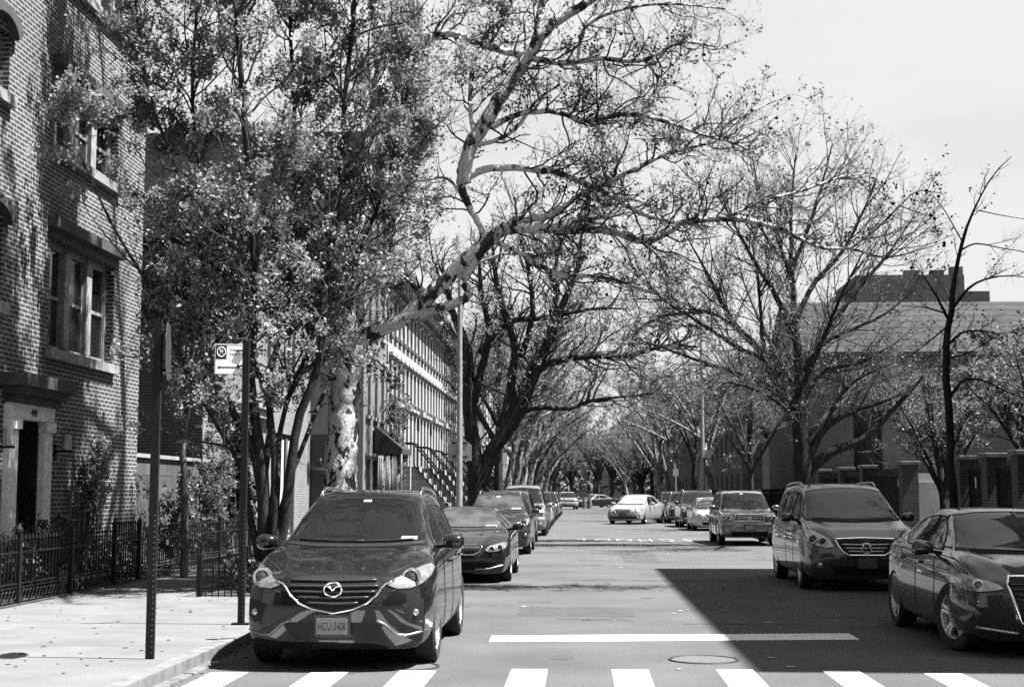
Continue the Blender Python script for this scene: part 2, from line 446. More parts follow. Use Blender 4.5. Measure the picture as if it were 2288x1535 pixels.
def car_body(P):
    """closed body skin lofted along the car; nose at y=0 facing -Y"""
    L, W, H = P['L'], P['W'], P['H']; z0 = P.get('z0', .2); hw0 = W / 2
    top, belt, plan, rw = P['top'], P['belt'], P['plan'], P['rw']
    def section(y):
        hw = hw0 * pw(plan, y / L); zb = pw(belt, y); zt = max(pw(top, y), zb + .012)
        t = min(1, max(0, (zt - zb - .05) / (H - zb - .05))); ts = t * t * (3 - 2 * t)
        cb = hw * P.get('cab', .895); rx = cb + (rw - cb) * t if t > 0 else cb
        rz = zt - (.62 * (zt - zb) * (1 - ts) + P.get('rr', .075) * ts)
        cp = [(0, z0), (hw * .55, z0), (hw * .86, z0), (hw * .95, z0 + .035), (hw * .985, z0 + .15), (hw * 1.0, z0 + .30),
              (hw * .995, z0 + .62 * (zb - z0)), (hw * P.get('ch', .985), zb - .14), (hw * .962, zb - .045), (hw * .935, zb + .002), (cb + .012, zb + .012),
              (cb + (rx - cb) * .12, zb + .012 + (rz - zb) * .10 * t), (cb + (rx - cb) * .5, zb + (rz - zb) * .5),
              (rx, rz), (rx * .94, rz + (zt - rz) * .62), (rx * .78, rz + (zt - rz) * .85), (rx * .4, zt - (zt - rz) * .03), (0, zt)]
        return chaikin(cp, 2)
    fr, rp = P['front'], P['rear']; fd, rd = P.get('fd', .95), P.get('rd', .8)
    def fsh(x, z): return pw(fr, z) + P.get('fc', .30) * abs(x / hw0) ** P.get('fe', 4.2)
    def rsh(x, z): return pw(rp, z) + P.get('rc', .22) * abs(x / hw0) ** 3.5
    ys = list(np.linspace(0, 1, 12) ** 1.4 * fd) + list(np.linspace(fd, L - rd, 52))[1:-1] + list(L - np.linspace(1, 0, 12) ** 1.4 * rd)
    rings = []
    def full(sec): return [(x, z) for x, z in sec] + [(-x, z) for x, z in reversed(sec[1:-1])]
    def warp(x, y, z):
        k = max(0, 1 - y / fd); kr = max(0, 1 - (L - y) / rd); cw = P.get('cw', 1.2)
        if y < cw and z > pw(belt, y) - .03:      # two raised creases running up the bonnet
            u = max(0, y) / cw; xr = hw0 * (.50 + .26 * u)
            z += P.get('cr', .022) * math.exp(-((abs(x) - xr) / (hw0 * .075)) ** 2) * (1 - u ** 4) * min(1, .35 + u * 3) - .006 * math.exp(-(x / .2) ** 2) * (1 - u)
        return (x, y + k * fsh(x, z) - kr * rsh(x, z), z)
    s0, s1 = full(section(0)), full(section(L)); n = len(s0)
    zc0 = sum(z for _, z in s0) / n; zc1 = sum(z for _, z in s1) / n
    rads = [.02, .12, .24, .36, .48, .6, .7, .79, .87, .93, .975]
    for r_ in rads: rings.append([warp(x * r_, 0, zc0 + (z - zc0) * r_) for x, z in s0])
    for y in ys: rings.append([warp(x, y, z) for x, z in full(section(y))])
    for r_ in reversed(rads): rings.append([warp(x * r_, L, zc1 + (z - zc1) * r_) for x, z in s1])
    k = len(rings); V = [p for r_ in rings for p in r_]
    Fc = [(i * n + j, (i + 1) * n + j, (i + 1) * n + (j + 1) % n, i * n + (j + 1) % n) for i in range(k - 1) for j in range(n)]
    me = bpy.data.meshes.new('body'); me.from_pydata(V, [], Fc + [tuple(range(n)), tuple(reversed(range((k - 1) * n, k * n)))]); me.update()
    bm = bmesh.new(); bm.from_mesh(me); bmesh.ops.recalc_face_normals(bm, faces=bm.faces); bm.to_mesh(me); bm.free()
    return me

def paint_mat(name, v, metal=.35, rough=.32, flake=.12, coat=1.0):
    return mat(name, v, rough, metal, noise=flake, nscale=400, coat=coat, detail=2, spec=.15)
GLASS = mat('car_glass', .010, .03, 0, spec=.5)
GLASS2 = mat('car_glass_painted_reflection', .07, .04, 0, noise=.7, nscale=2.6, spec=.5, coat=.2)  # mottled sky reflection put into the base colour of the glass
TYRE = mat('tyre_rubber', .018, .8, noise=.2, nscale=30)
RIM = mat('alloy_rim', .62, .35, .35)
RIMD = mat('alloy_rim_grey', .40, .35, .6)
CHROME = mat('chrome', .78, .12, 1.0)
BLACK = mat('black_trim', .012, .6, spec=.25)
GRL = mat('grille_black', .008, .6, spec=.2)
SLAT = mat('grille_slat', .03, .4)
LAMP = mat('lamp_reflector', .75, .12, .9, noise=.25, nscale=16, coat=1.0)
LAMPC = mat('lamp_cover', .36, .16, .75, noise=.35, nscale=13, coat=1.0)
LENS = mat('lamp_lens', .05, .05, 0, coat=1.0)
PLATE = mat('plate_face', .42, .5)
INK = mat('plate_ink', .03, .5)
STICK = mat('paper_sticker', .28, .6)
GAP = mat('panel_gap', .004, .8)
WELL = mat('wheel_well', .006, .9, spec=.1)

class Skin:
    """raycasts flat shapes on to the finished body"""
    def __init__(s, me):
        bm = bmesh.new(); bm.from_mesh(me); s.t = BVHTree.FromBMesh(bm); bm.free()
    def hit(s, a, b, view):
        if view == 'F': o, d = Vector((a, -4, b)), Vector((0, 1, 0))
        elif view == 'T': o, d = Vector((a, b, 5)), Vector((0, 0, -1))
        elif view == 'R': o, d = Vector((4, a, b)), Vector((-1, 0, 0))
        elif view == 'B': o, d = Vector((a, 9, b)), Vector((0, -1, 0))
        else: o, d = Vector((-4, a, b)), Vector((1, 0, 0))
        h = s.t.ray_cast(o, d)
        if h[0] is None: return None
        n = h[1]
        if n.dot(d) > 0: n = -n
        return h[0], n

def patch(sk, name, poly, view, off, m, parent, res=.05, skirt=.006, dens=True):
    """a shape drawn in front / side / top view, laid on the skin with its own edge thickness"""
    P = []
    for i in range(len(poly)):
        a, b = poly[i], poly[(i + 1) % len(poly)]
        k = max(1, int(math.hypot(b[0] - a[0], b[1] - a[1]) / res))
        P += [(a[0] + (b[0] - a[0]) * j / k, a[1] + (b[1] - a[1]) * j / k) for j in range(k)]
    nb = len(P); xs = [p[0] for p in P]; ys = [p[1] for p in P]; pts = [Vector(p) for p in P]
    def inside(x, y):
        c = False; j = nb - 1
        for i in range(nb):
            if (P[i][1] > y) != (P[j][1] > y) and x < (P[j][0] - P[i][0]) * (y - P[i][1]) / (P[j][1] - P[i][1] + 1e-12) + P[i][0]: c = not c
            j = i
        return c
    x = min(xs) + res / 2
    while x < max(xs):
        y = min(ys) + res / 2
        while y < max(ys):
            if inside(x, y): pts.append(Vector((x, y)))
            y += res
        x += res
    r = delaunay_2d_cdt(pts, [(i, (i + 1) % nb) for i in range(nb)], [list(range(nb))], 1, 1e-5)
    V2, Fc = r[0], r[2]
    out, low, bad = [], [], set()
    for i, p in enumerate(V2):
        h = sk.hit(p[0], p[1], view)
        if h is None: bad.add(i); out.append(Vector()); low.append(Vector()); continue
        out.append(h[0] + h[1] * off); low.append(h[0] - h[1] * skirt)
    Fc = [f for f in Fc if not any(i in bad for i in f)]
    if not Fc: return None
    ed = {}
    for f in Fc:
        for a, b in zip(f, list(f[1:]) + [f[0]]): ed[(a, b)] = 1
    n = len(out); F2 = [tuple(f) for f in Fc]
    for (a, b) in list(ed):
        if (b, a) not in ed: F2.append((b, a, a + n, b + n))
    me = bpy.data.meshes.new(name); me.from_pydata([tuple(v) for v in out + low], [], F2); me.update()
    bm = bmesh.new(); bm.from_mesh(me)
    bmesh.ops.delete(bm, geom=[v for v in bm.verts if not v.link_faces], context='VERTS')
    bmesh.ops.recalc_face_normals(bm, faces=bm.faces); bm.to_mesh(me); bm.free()
    me.shade_smooth(); me.set_sharp_from_angle(angle=R(40))
    return link_mesh(name, me, m, parent)

def trim(sk, mb, path, view, r, off=0.0, n=6, res=.04, closed=False):
    """a bead following a path on the skin"""
    if closed: path = list(path) + [path[0]]
    Q = []
    for a, b in zip(path, path[1:]):
        k = max(1, int(math.hypot(b[0] - a[0], b[1] - a[1]) / res))
        Q += [(a[0] + (b[0] - a[0]) * j / k, a[1] + (b[1] - a[1]) * j / k) for j in range(k)]
    Q.append(path[-1])
    H = [sk.hit(x, y, view) for x, y in Q]; H = [h[0] + h[1] * off for h in H if h]
    if len(H) > 1: mb.tube(H, r, n)
    return mb

def mir(p): return [(-x, z) for x, z in reversed(p)]
def off_arc(x0, x1, y0, y1, n=10): return [(x0 + (x1 - x0) * i / n, y0 + (y1 - y0) * math.sin(math.pi * i / n)) for i in range(n + 1)]

_wheel_cache = {}
def wheel(P, x, y, side, parent, spokes=5, m=RIM, steer=0):
    r, w = P.get('wr', .34), P.get('ww', .225)
    t = bpy.data.objects.new('wheel', None); COL.objects.link(t); t.parent = parent
    t.location = (x, y, r); t.rotation_euler = (0, 0, steer + (0 if side > 0 else math.pi))
    key = (round(r, 3), round(w, 3), spokes, m.name)
    if key not in _wheel_cache:
        h = w / 2; ri = r * P.get('rf', .66)
        ty = MB().lathe([(ri, -h * .9), (r * .9, -h), (r * .985, -h * .8), (r, -h * .5), (r, h * .5), (r * .985, h * .8), (r * .9, h), (ri * 1.03, h * .88), (ri, h * .7), (ri, -h * .9)], axis='x', n=40).build('tyre', TYRE, t, True, 40)
        rm = MB().lathe([(ri, -h * .8), (ri * .97, h * .3), (ri * .985, h * .8), (ri, h * .86)], axis='x', n=40)
        for k in range(spokes):
            a = 2 * math.pi * k / spokes + .3
            for da in ((-.13, .13) if spokes == 5 else (0,)):
                c0, c1 = a + da * 1.6, a + da * .5
                rm.bar((h * .38, math.cos(c0) * ri * .16, math.sin(c0) * ri * .16), (h * .66, math.cos(a + da) * ri * .98, math.sin(a + da) * ri * .98), ri * .16, .03)
        rm.lathe([(.001, h * .62), (ri * .22, h * .58), (ri * .26, h * .3)], axis='x', n=20)
        rmo = rm.build('rim', m, t, True, 30)
        dk = MB().lathe([(.001, 0), (ri * .96, 0)], axis='x', n=30).build('brake_disc', WELL, t)
        _wheel_cache[key] = (ty.data, rmo.data, dk.data)
    else:
        a = _wheel_cache[key]
        link_mesh('tyre', a[0], None, t); link_mesh('rim', a[1], None, t); link_mesh('brake_disc', a[2], None, t)
    return t

def mirror_part(sk, P, side, parent, m):
    y, z = P['mir']; s = side; x0 = P['W'] / 2 * .93
    bm = bmesh.new(); bmesh.ops.create_uvsphere(bm, u_segments=20, v_segments=12, radius=1)
    for v in bm.verts:
        c = v.co; fy = .10 if c.y < 0 else .03
        c.x = math.copysign(abs(c.x) ** .72, c.x); c.z = math.copysign(abs(c.z) ** .72, c.z)
        c.x *= .118; c.z *= .078 * (1 + .15 * (c.x * s / .125)); c.y *= fy
        v.co = (s * (x0 + .15) + c.x, y + c.y, z + c.z)
    me = bpy.data.meshes.new('mirror'); bm.to_mesh(me); bm.free(); me.shade_smooth()
    o = link_mesh('mirror', me, m, parent)
    MB().bar((s * (x0 - .06), y + .03, z - .06), (s * (x0 + .08), y + .01, z - .035), .06, .04).build('mirror_arm', BLACK, o)
    return o

def build_car(P, label, cat, loc, rz=0.0, group=None, name='parked_car', detail=2):
    t = thing(name, label, cat, loc, rz, group)
    me = car_body(P); L, W, H = P['L'], P['W'], P['H']; pm = P['paint']; r = P.get('wr', .34)
    sk = Skin(me)
    body = link_mesh('body', me, [pm, WELL], t)
    wx = W / 2 - P.get('win', .025) - P.get('ww', .225) / 2 + .02
    wys = (P['fa'], P['ra'])
    cut = MB()
    for wy in wys:
        for s in (-1, 1):
            ar = r + .042; n = 36; xa, xb = s * (W / 2 - .42), s * (W / 2 + .2)
            vs = [(xx, wy + ar * math.cos(2 * math.pi * j / n), r + ar * .99 * math.sin(2 * math.pi * j / n)) for xx in (xa, xb) for j in range(n)]
            cut.add(vs, [tuple(range(n)), tuple(range(n, 2 * n))] + [(j, (j + 1) % n, n + (j + 1) % n, n + j) for j in range(n)])
    co = cut.build('cutter', WELL)
    bo = body.modifiers.new('b', 'BOOLEAN'); bo.operation = 'DIFFERENCE'; bo.object = co; bo.solver = 'EXACT'
    try: bo.material_mode = 'TRANSFER'
    except Exception: pass
    dg = bpy.context.evaluated_depsgraph_get(); dg.update()
    nm = bpy.data.meshes.new_from_object(body.evaluated_get(dg))
    body.modifiers.clear(); body.data = nm; bpy.data.objects.remove(co)
    nm.shade_smooth(); nm.set_sharp_from_angle(angle=R(38))
    for k, wy in enumerate(wys):
        for s in (-1, 1): wheel(P, s * wx, wy, s, t, P.get('spokes', 5), P.get('rim', RIM), P.get('steer', 0) if k == 0 else 0)
    if P.get('lip'):
        for wy in wys:
            for s in (-1, 1):
                mb = MB(); ar = r + .06
                pts = [(wy + ar * math.cos(a), r + ar * .99 * math.sin(a)) for a in np.linspace(-.35, math.pi + .35, 22)]
                trim(sk, mb, pts, 'R' if s > 0 else 'L', .022, -.004)
                mb.build('arch_trim', P.get('lipm', BLACK), t, True)
    gl = P.get('glass', GLASS)
    # windscreen in front view, side glass in side view
    patch(sk, 'windshield', P['wsh'], 'F', .004, gl, t, .045)
    lo = [p for p in P['wsh'] if p[1] < min(q[1] for q in P['wsh']) + .06]; lo.sort()
    if detail > 0: patch(sk, 'cowl', [(x, z + .004) for x, z in lo] + [(x * .98, z - .022) for x, z in reversed(lo)], 'F', .005, BLACK, t, .05)
    mb = MB(); trim(sk, mb, P['wsh'], 'F', .010, .001, closed=True); mb.build('windshield_seal', BLACK, t, True)
    for q in P['side']:
        for v in 'LR':
            patch(sk, 'side_window', q, v, .004, P.get('sglass', GLASS), t, .05)
            if detail > 1 and P.get('wtrim', 1):
                mb = MB(); trim(sk, mb, q, v, .009, .003, closed=True); mb.build('window_trim', P.get('wtm', BLACK), t, True)
    if P.get('rwin'): patch(sk, 'rear_window', P['rwin'], 'B', .004, GLASS, t, .06)
    for q in P.get('grille', []): patch(sk, 'grille', q, 'F', .006, GRL, t, .035)
    if P.get('slats'):
        mb = MB()
        for z, hx in P['slats']: trim(sk, mb, [(-hx, z), (0, z - .008), (hx, z)], 'F', P.get('slr', .011), .012)
        mb.build('grille_bars', P.get('slm', SLAT), t, True)
    if P.get('vslats'):
        for sg in (-1, 1):
            mb = MB()
            for a, z1, z2 in P['vslats']:
                if a * sg > 0: trim(sk, mb, [(a, z1), (a, z2)], 'F', .007, .010, n=5)
            mb.build('grille_bars', SLAT, t, True)
    if P.get('chrome'):
        for q in P['chrome']:
            mb = MB(); trim(sk, mb, q, 'F', P.get('chr', .013), .010, n=8, res=.03)
            if mb.v: mb.build('grille_surround', CHROME, t, True)
    for q in P.get('dark', []): patch(sk, 'bumper_intake', q, 'F', .005, BLACK, t, .05)
    if P.get('darkside'):
        for q in P['darkside']:
            for v in 'LR': patch(sk, 'sill_trim', q, v, .006, BLACK, t, .06)
    if P.get('lip_strip'):
        for q in P['lip_strip']:
            mb = MB(); trim(sk, mb, q, 'F', .014, .002, n=8); mb.build('bumper_strake', P.get('strm', RIMD), t, True)
    for q in P['lamp']:
        for k, qq in enumerate((q, mir(q))):
            h = patch(sk, 'headlight', qq, 'F', .009, P.get('lampm', LAMPC), t, .03)
            if h is None: continue
            s = 1 if k == 0 else -1
            for j, (lx, lz, lr) in enumerate(P.get('proj', [])):
                hh = sk.hit(s * lx, lz, 'F')
                if not hh: continue
                c = hh[0] + Vector((s * .004, -.030, 0))
                MB().lathe([(lr * .62, .012), (lr * .75, -.012), (lr, -.014), (lr * 1.03, .06)], c, 'y', 28).build('lamp_ring', LAMP if P.get('bright', 1) else RIMD, h, True, 40)
                MB().lathe([(.001, -lr * .30), (lr * .3, -lr * .25), (lr * .55, -lr * .05), (lr * .64, .012)], c, 'y', 24).build('lamp_lens', LENS, h, True)
            if detail > 1:
                mb = MB(); trim(sk, mb, qq, 'F', .005, .006, closed=True); mb.build('lamp_edge', BLACK, h, True)
    for (fx, fz, fr_) in P.get('fog', []):
        for s in (-1, 1):
            hh = sk.hit(s * fx, fz, 'F')
            if hh:
                c = hh[0] + Vector((0, -.012, 0))
                MB().lathe([(.001, -.012), (fr_ * .7, -.008), (fr_, 0), (fr_, .05)], c, 'y', 20).build('fog_lamp', LAMPC, t, True)
    for s in (-1, 1): mirror_part(sk, P, s, t, P.get('mirm', pm))
    if P.get('rails'):
        for s in (-1, 1):
            y0, y1, xr = P['rails']; mb = MB(); pts = []
            for i in range(15):
                u = i / 14; y = y0 + (y1 - y0) * u; hh = sk.hit(s * xr, y, 'T')
                pts.append(hh[0] + Vector((0, 0, .055 * min(1, math.sin(math.pi * u) * 3.2) + .0)))
            mb.tube(pts, .019, 8); mb.build('roof_rail', P.get('railm', CHROME), t, True)
    # panel gaps: bonnet, doors
    if detail > 0:
        for q, v in [(q, 'F') for q in P.get('gapF', [])] + [(mir(q), 'F') for q in P.get('gapF', [])] + [(q, 'T') for q in P.get('gapT', [])] + [(mir(q), 'T') for q in P.get('gapT', [])] + [(q, v) for q in P.get('gapS', []) for v in 'LR']:
            mb = MB(); trim(sk, mb, q, v, .0055, .0005, n=4)
            if mb.v: mb.build('panel_gap', GAP, t, True)
        hb = P.get('handles', [])
        for (hy, hz) in hb:
            for v, s in (('L', -1), ('R', 1)):
                hh = sk.hit(hy, hz, v)
                if hh: MB().bar(hh[0] + Vector((s * .022, -.08, 0)), hh[0] + Vector((s * .022, .08, 0)), .028, .028).build('door_handle', pm, t, bevel=.006)
    # plate
    px, pz, tx = P.get('plate') or (0, .43, None)
    if P.get('plate'):
        y = min((sk.hit(px + a, pz, 'F') or (Vector((0, .2, 0)),))[0].y for a in (-.15, 0, .15)) - .03
        pl = MB().obox((px, y, pz), .178, .008, .098).build('license_plate', mat('plate_frame', .02, .5), t, bevel=.006)
        MB().obox((px, y - .010, pz), .152, .003, .076).build('plate_face', P.get('platem', PLATE), pl)
        if tx:
            M = Matrix.Translation((px, y - .0155, pz - .006)) @ Matrix.Rotation(R(90), 4, 'X') @ Matrix.Diagonal((.72, 1.15, 1, 1))
            text_mesh(tx, .088, 'plate_lettering', INK, pl, M, .001)
    # wipers
    if detail > 0:
        for q in P.get('wip', []):
            mb = MB(); trim(sk, mb, q, 'F', .009, .018, n=5)
            if mb.v: mb.build('wiper', BLACK, t, True)
    for (a, b, w_, h_) in P.get('stick', []):
        patch(sk, 'sticker', [(a - w_, b - h_), (a + w_, b - h_), (a + w_, b + h_), (a - w_, b + h_)], 'F', .008, STICK, t, .03)
    return t, sk

def car_params(kind, **kw):
    if kind == 'crossover':
        P = dict(L=4.55, W=1.88, H=1.68, z0=.20, wr=.36, ww=.225, fa=.93, ra=3.63, rw=.60, cab=.90, ch=.985,
            top=[(0, .86), (.12, .915), (.4, .985), (.8, 1.055), (1.18, 1.115), (1.28, 1.15), (1.65, 1.375), (2.05, 1.575), (2.35, 1.655), (2.8, 1.68), (3.5, 1.655), (4.0, 1.58), (4.28, 1.32), (4.5, 1.08), (4.55, 1.02)],
            belt=[(0, .80), (.12, .86), (.5, .955), (1.0, 1.02), (1.6, 1.05), (3.4, 1.10), (4.2, 1.09), (4.55, .98)],
            plan=[(0, .93), (.04, .965), (.10, .99), (.18, 1.0), (.7, 1.0), (.85, .98), (1, .88)],
            front=[(.2, .13), (.3, .05), (.45, .01), (.6, .0), (.75, .03), (.88, .11), (.95, .2)], rear=[(.2, .1), (.5, 0), (.9, .04), (1.1, .12)],
            wsh=[(-.75, 1.155), (-.4, 1.13), (0, 1.125), (.4, 1.13), (.75, 1.155), (.69, 1.33), (.60, 1.50), (.565, 1.555), (.3, 1.585), (0, 1.592), (-.3, 1.585), (-.565, 1.555), (-.60, 1.50), (-.69, 1.33)],
            side=[[(1.62, 1.10), (2.45, 1.12), (2.45, 1.52), (2.28, 1.51), (1.95, 1.36)], [(2.53, 1.12), (3.35, 1.14), (3.33, 1.50), (2.53, 1.52)], [(3.43, 1.145), (3.95, 1.2), (3.8, 1.42), (3.42, 1.49)]],
            mir=(1.62, 1.14), grille=[[(-.47, .80), (-.40, .862), (-.2, .88), (.2, .88), (.40, .862), (.47, .80), (.42, .72), (.33, .65), (.2, .595), (0, .56), (-.2, .595), (-.33, .65), (-.42, .72)]],
            slats=[(.835, .42), (.785, .44), (.735, .41), (.685, .35), (.635, .25)],
            chrome=[[(-.58, .83), (-.50, .80), (-.465, .765), (-.42, .70), (-.33, .63), (-.2, .577), (0, .54), (.2, .577), (.33, .63), (.42, .70), (.465, .765), (.50, .80), (.58, .83)]],
            lamp=[[(.52, .79), (.60, .85), (.70, .90), (.80, .945), (.87, .965), (.905, .93), (.895, .86), (.84, .80), (.74, .762), (.62, .758)]],
            proj=[(.735, .858, .088)], fog=[(.79, .53, .045)],
            dark=[[(-.5, .455), (.5, .455), (.44, .36), (.36, .29), (-.36, .29), (-.44, .36)], [(.66, .62), (.86, .66), (.865, .50), (.80, .44), (.72, .46)], [(-.66, .62), (-.72, .46), (-.80, .44), (-.865, .50), (-.86, .66)]],
            lip_strip=[[(-.92, .37), (-.7, .33), (-.62, .34), (-.5, .44), (-.42, .475)], [(.92, .37), (.7, .33), (.62, .34), (.5, .44), (.42, .475)]],
            rails=(2.35, 4.05, .57), lip=0, gapF=[[(.50, .885), (.62, .93), (.75, .985), (.86, 1.01)], [(.62, .755), (.52, .72)]],
            gapT=[[(.86, .62), (.84, 1.0), (.80, 1.35)]], gapS=[[(1.62, 1.08), (1.55, .8), (1.6, .3)], [(2.49, 1.08), (2.49, .3)]], handles=[(2.3, .92), (3.2, .95)],
            plate=(0, .425, None), wip=[[(-.6, 1.165), (-.2, 1.145), (.1, 1.15)], [(0, 1.14), (.35, 1.15), (.62, 1.165)]])
    elif kind == 'suv':
        P = dict(L=4.7, W=1.86, H=1.72, z0=.24, wr=.35, ww=.22, fa=.9, ra=3.62, rw=.66, cab=.92, ch=.99,
            top=[(0, .94), (.15, .99), (.5, 1.03), (1.1, 1.08), (1.2, 1.12), (1.6, 1.42), (1.95, 1.64), (2.2, 1.70), (2.8, 1.72), (4.0, 1.70), (4.45, 1.62), (4.62, 1.2), (4.7, 1.05)],
            belt=[(0, .88), (.15, .94), (.5, .99), (1.2, 1.04), (4.3, 1.06), (4.7, .98)],
            plan=[(0, .94), (.04, .975), (.10, .99), (.18, 1.0), (.8, 1.0), (.92, .98), (1, .92)], fc=.2, fe=4,
            front=[(.24, .08), (.4, .0), (.6, .0), (.75, .06), (.9, .09), (.98, .16)], rear=[(.2, .05), (.5, 0), (.9, .04), (1.1, .08)], rc=.12,
            wsh=[(-.76, 1.14), (0, 1.12), (.76, 1.14), (.70, 1.38), (.635, 1.60), (0, 1.64), (-.635, 1.60), (-.70, 1.38)],
            side=[[(1.6, 1.10), (2.4, 1.10), (2.4, 1.58), (2.1, 1.57), (1.8, 1.38)], [(2.48, 1.10), (3.4, 1.11), (3.4, 1.57), (2.48, 1.58)], [(3.48, 1.12), (4.3, 1.16), (4.2, 1.54), (3.48, 1.57)]],
            mir=(1.55, 1.17), grille=[[(-.42, .93), (.42, .93), (.44, .76), (-.44, .76)]], slats=[(.895, .41), (.845, .42), (.795, .42)], slm=CHROME, slr=.009,
            chrome=[[(-.43, .945), (.43, .945), (.455, .85), (.45, .75), (-.45, .75), (-.455, .85), (-.43, .945)]],
            lamp=[[(.50, .93), (.62, .955), (.80, .96), (.86, .93), (.87, .80), (.72, .765), (.50, .77)]], proj=[(.64, .86, .06), (.78, .86, .05)],
            fog=[(.72, .46, .05)], dark=[[(-.6, .44), (.6, .44), (.52, .30), (-.52, .30)]], rails=(2.2, 4.3, .62), railm=BLACK,
            gapT=[[(.80, .35), (.80, 1.2)]], gapS=[[(1.6, 1.08), (1.55, .8), (1.6, .34)], [(2.44, 1.08), (2.44, .34)], [(3.44, 1.08), (3.4, .7)]], handles=[(2.25, .93), (3.25, .95)], lip=1,
            plate=(0, .58, None), wip=[[(-.6, 1.15), (0, 1.14)], [(.05, 1.14), (.62, 1.15)]])
    elif kind == 'minivan':
        P = dict(L=5.1, W=1.98, H=1.76, z0=.2, wr=.345, ww=.225, fa=1.0, ra=4.0, rw=.69, cab=.92, ch=.985,
            top=[(0, .83), (.15, .90), (.5, 1.0), (.95, 1.08), (1.1, 1.12), (1.5, 1.36), (2.0, 1.62), (2.35, 1.71), (3.0, 1.76), (4.3, 1.73), (4.8, 1.62), (5.0, 1.2), (5.1, 1.0)],
            belt=[(0, .78), (.15, .84), (.5, .95), (1.2, 1.03), (3.0, 1.07), (4.7, 1.08), (5.1, .95)],
            plan=[(0, .90), (.04, .955), (.10, .99), (.18, 1.0), (.8, 1.0), (.93, .97), (1, .88)], fc=.30, fe=4,
            front=[(.2, .1), (.35, .02), (.55, .0), (.7, .03), (.83, .1), (.92, .18)], rear=[(.2, .05), (.5, 0), (1.1, .08)],
            wsh=[(-.83, 1.15), (-.4, 1.12), (0, 1.11), (.4, 1.12), (.83, 1.15), (.76, 1.38), (.66, 1.61), (.35, 1.655), (0, 1.665), (-.35, 1.655), (-.66, 1.61), (-.76, 1.38)],
            side=[[(1.65, 1.12), (2.5, 1.12), (2.5, 1.60), (2.3, 1.59), (1.95, 1.40)], [(2.6, 1.12), (3.7, 1.13), (3.7, 1.60), (2.6, 1.61)], [(3.8, 1.13), (4.7, 1.17), (4.6, 1.55), (3.8, 1.60)]],
            mir=(1.7, 1.17), grille=[[(-.48, .80), (-.40, .83), (.40, .83), (.48, .80), (.38, .66), (.30, .60), (-.30, .60), (-.38, .66)]], slats=[(.755, .40), (.70, .35), (.65, .30)], slm=RIMD, slr=.014,
            chrome=[[(-.5, .835), (0, .85), (.5, .835)], [(-.5, .82), (-.4, .65), (-.3, .585), (.3, .585), (.4, .65), (.5, .82)]], chr=.018,
            lamp=[[(.52, .72), (.58, .83), (.70, .92), (.82, .98), (.92, .985), (.955, .90), (.94, .80), (.80, .735), (.64, .70)]], proj=[(.70, .80, .062), (.835, .835, .07)], bright=0,
            fog=[(.75, .42, .05)], dark=[[(-.6, .42), (.6, .42), (.5, .29), (-.5, .29)]], rails=(2.4, 4.5, .66), railm=RIMD,
            gapF=[[(.50, .84), (.62, .90), (.80, 1.0)]], gapT=[[(.86, .6), (.85, 1.25)]], gapS=[[(1.7, 1.08), (1.6, .8), (1.65, .3)], [(2.55, 1.08), (2.55, .3)], [(2.6, .98), (4.7, 1.0)]], handles=[(2.4, .93), (2.75, .93)], lip=0,
            plate=(0, .47, None), wip=[[(-.7, 1.155), (0, 1.13)], [(0, 1.13), (.7, 1.155)]])
    else:  # sedan
        P = dict(L=4.75, W=1.83, H=1.45, z0=.17, wr=.33, ww=.22, fa=.92, ra=3.68, rw=.56, cab=.89, ch=.985,
            top=[(0, .70), (.12, .76), (.5, .86), (1.1, .945), (1.3, .985), (1.7, 1.19), (2.1, 1.37), (2.4, 1.435), (2.8, 1.45), (3.3, 1.41), (3.8, 1.24), (4.2, 1.06), (4.5, 1.03), (4.75, .96)],
            belt=[(0, .64), (.12, .70), (.5, .80), (1.2, .885), (2.4, .935), (3.8, .97), (4.5, .96), (4.75, .86)],
            plan=[(0, .90), (.04, .95), (.10, .985), (.18, 1.0), (.7, 1.0), (.88, .97), (1, .86)], fc=.30, fe=4,
            front=[(.17, .10), (.3, .02), (.45, .0), (.6, .02), (.7, .08), (.8, .2)], rear=[(.2, .1), (.5, 0), (.9, .04), (1.0, .1)],
            wsh=[(-.72, .985), (-.4, .965), (0, .958), (.4, .965), (.72, .985), (.64, 1.18), (.545, 1.345), (.3, 1.385), (0, 1.392), (-.3, 1.385), (-.545, 1.345), (-.64, 1.18)],
            side=[[(1.72, .955), (2.5, .97), (2.5, 1.345), (2.3, 1.335), (2.0, 1.21)], [(2.58, .97), (3.35, .99), (3.55, 1.06), (3.3, 1.25), (3.0, 1.325), (2.58, 1.345)]],
            mir=(1.72, .99), grille=[[(-.40, .66), (-.36, .69), (.36, .69), (.40, .66), (.30, .53), (-.30, .53)]], slats=[(.64, .34), (.60, .32), (.565, .29)], slm=CHROME, slr=.008,
            chrome=[[(-.41, .66), (-.37, .70), (.37, .70), (.41, .66), (.31, .52), (-.31, .52), (-.41, .66)]],
            lamp=[[(.46, .62), (.54, .70), (.68, .76), (.80, .79), (.86, .77), (.85, .69), (.72, .61), (.56, .58)]], proj=[(.64, .68, .05)],
            fog=[(.72, .36, .04)], dark=[[(-.55, .38), (.55, .38), (.48, .25), (-.48, .25)]],
            gapF=[], gapT=[[(.76, .4), (.76, 1.3)]], gapS=[[(1.75, .9), (1.65, .7), (1.7, .27)], [(2.54, .93), (2.54, .27)]], handles=[(2.4, .82), (3.35, .84)], lip=0,
            plate=(0, .44, None), wip=[[(-.6, .985), (0, .97)], [(0, .97), (.6, .985)]])
    P.update(kw)
    return P
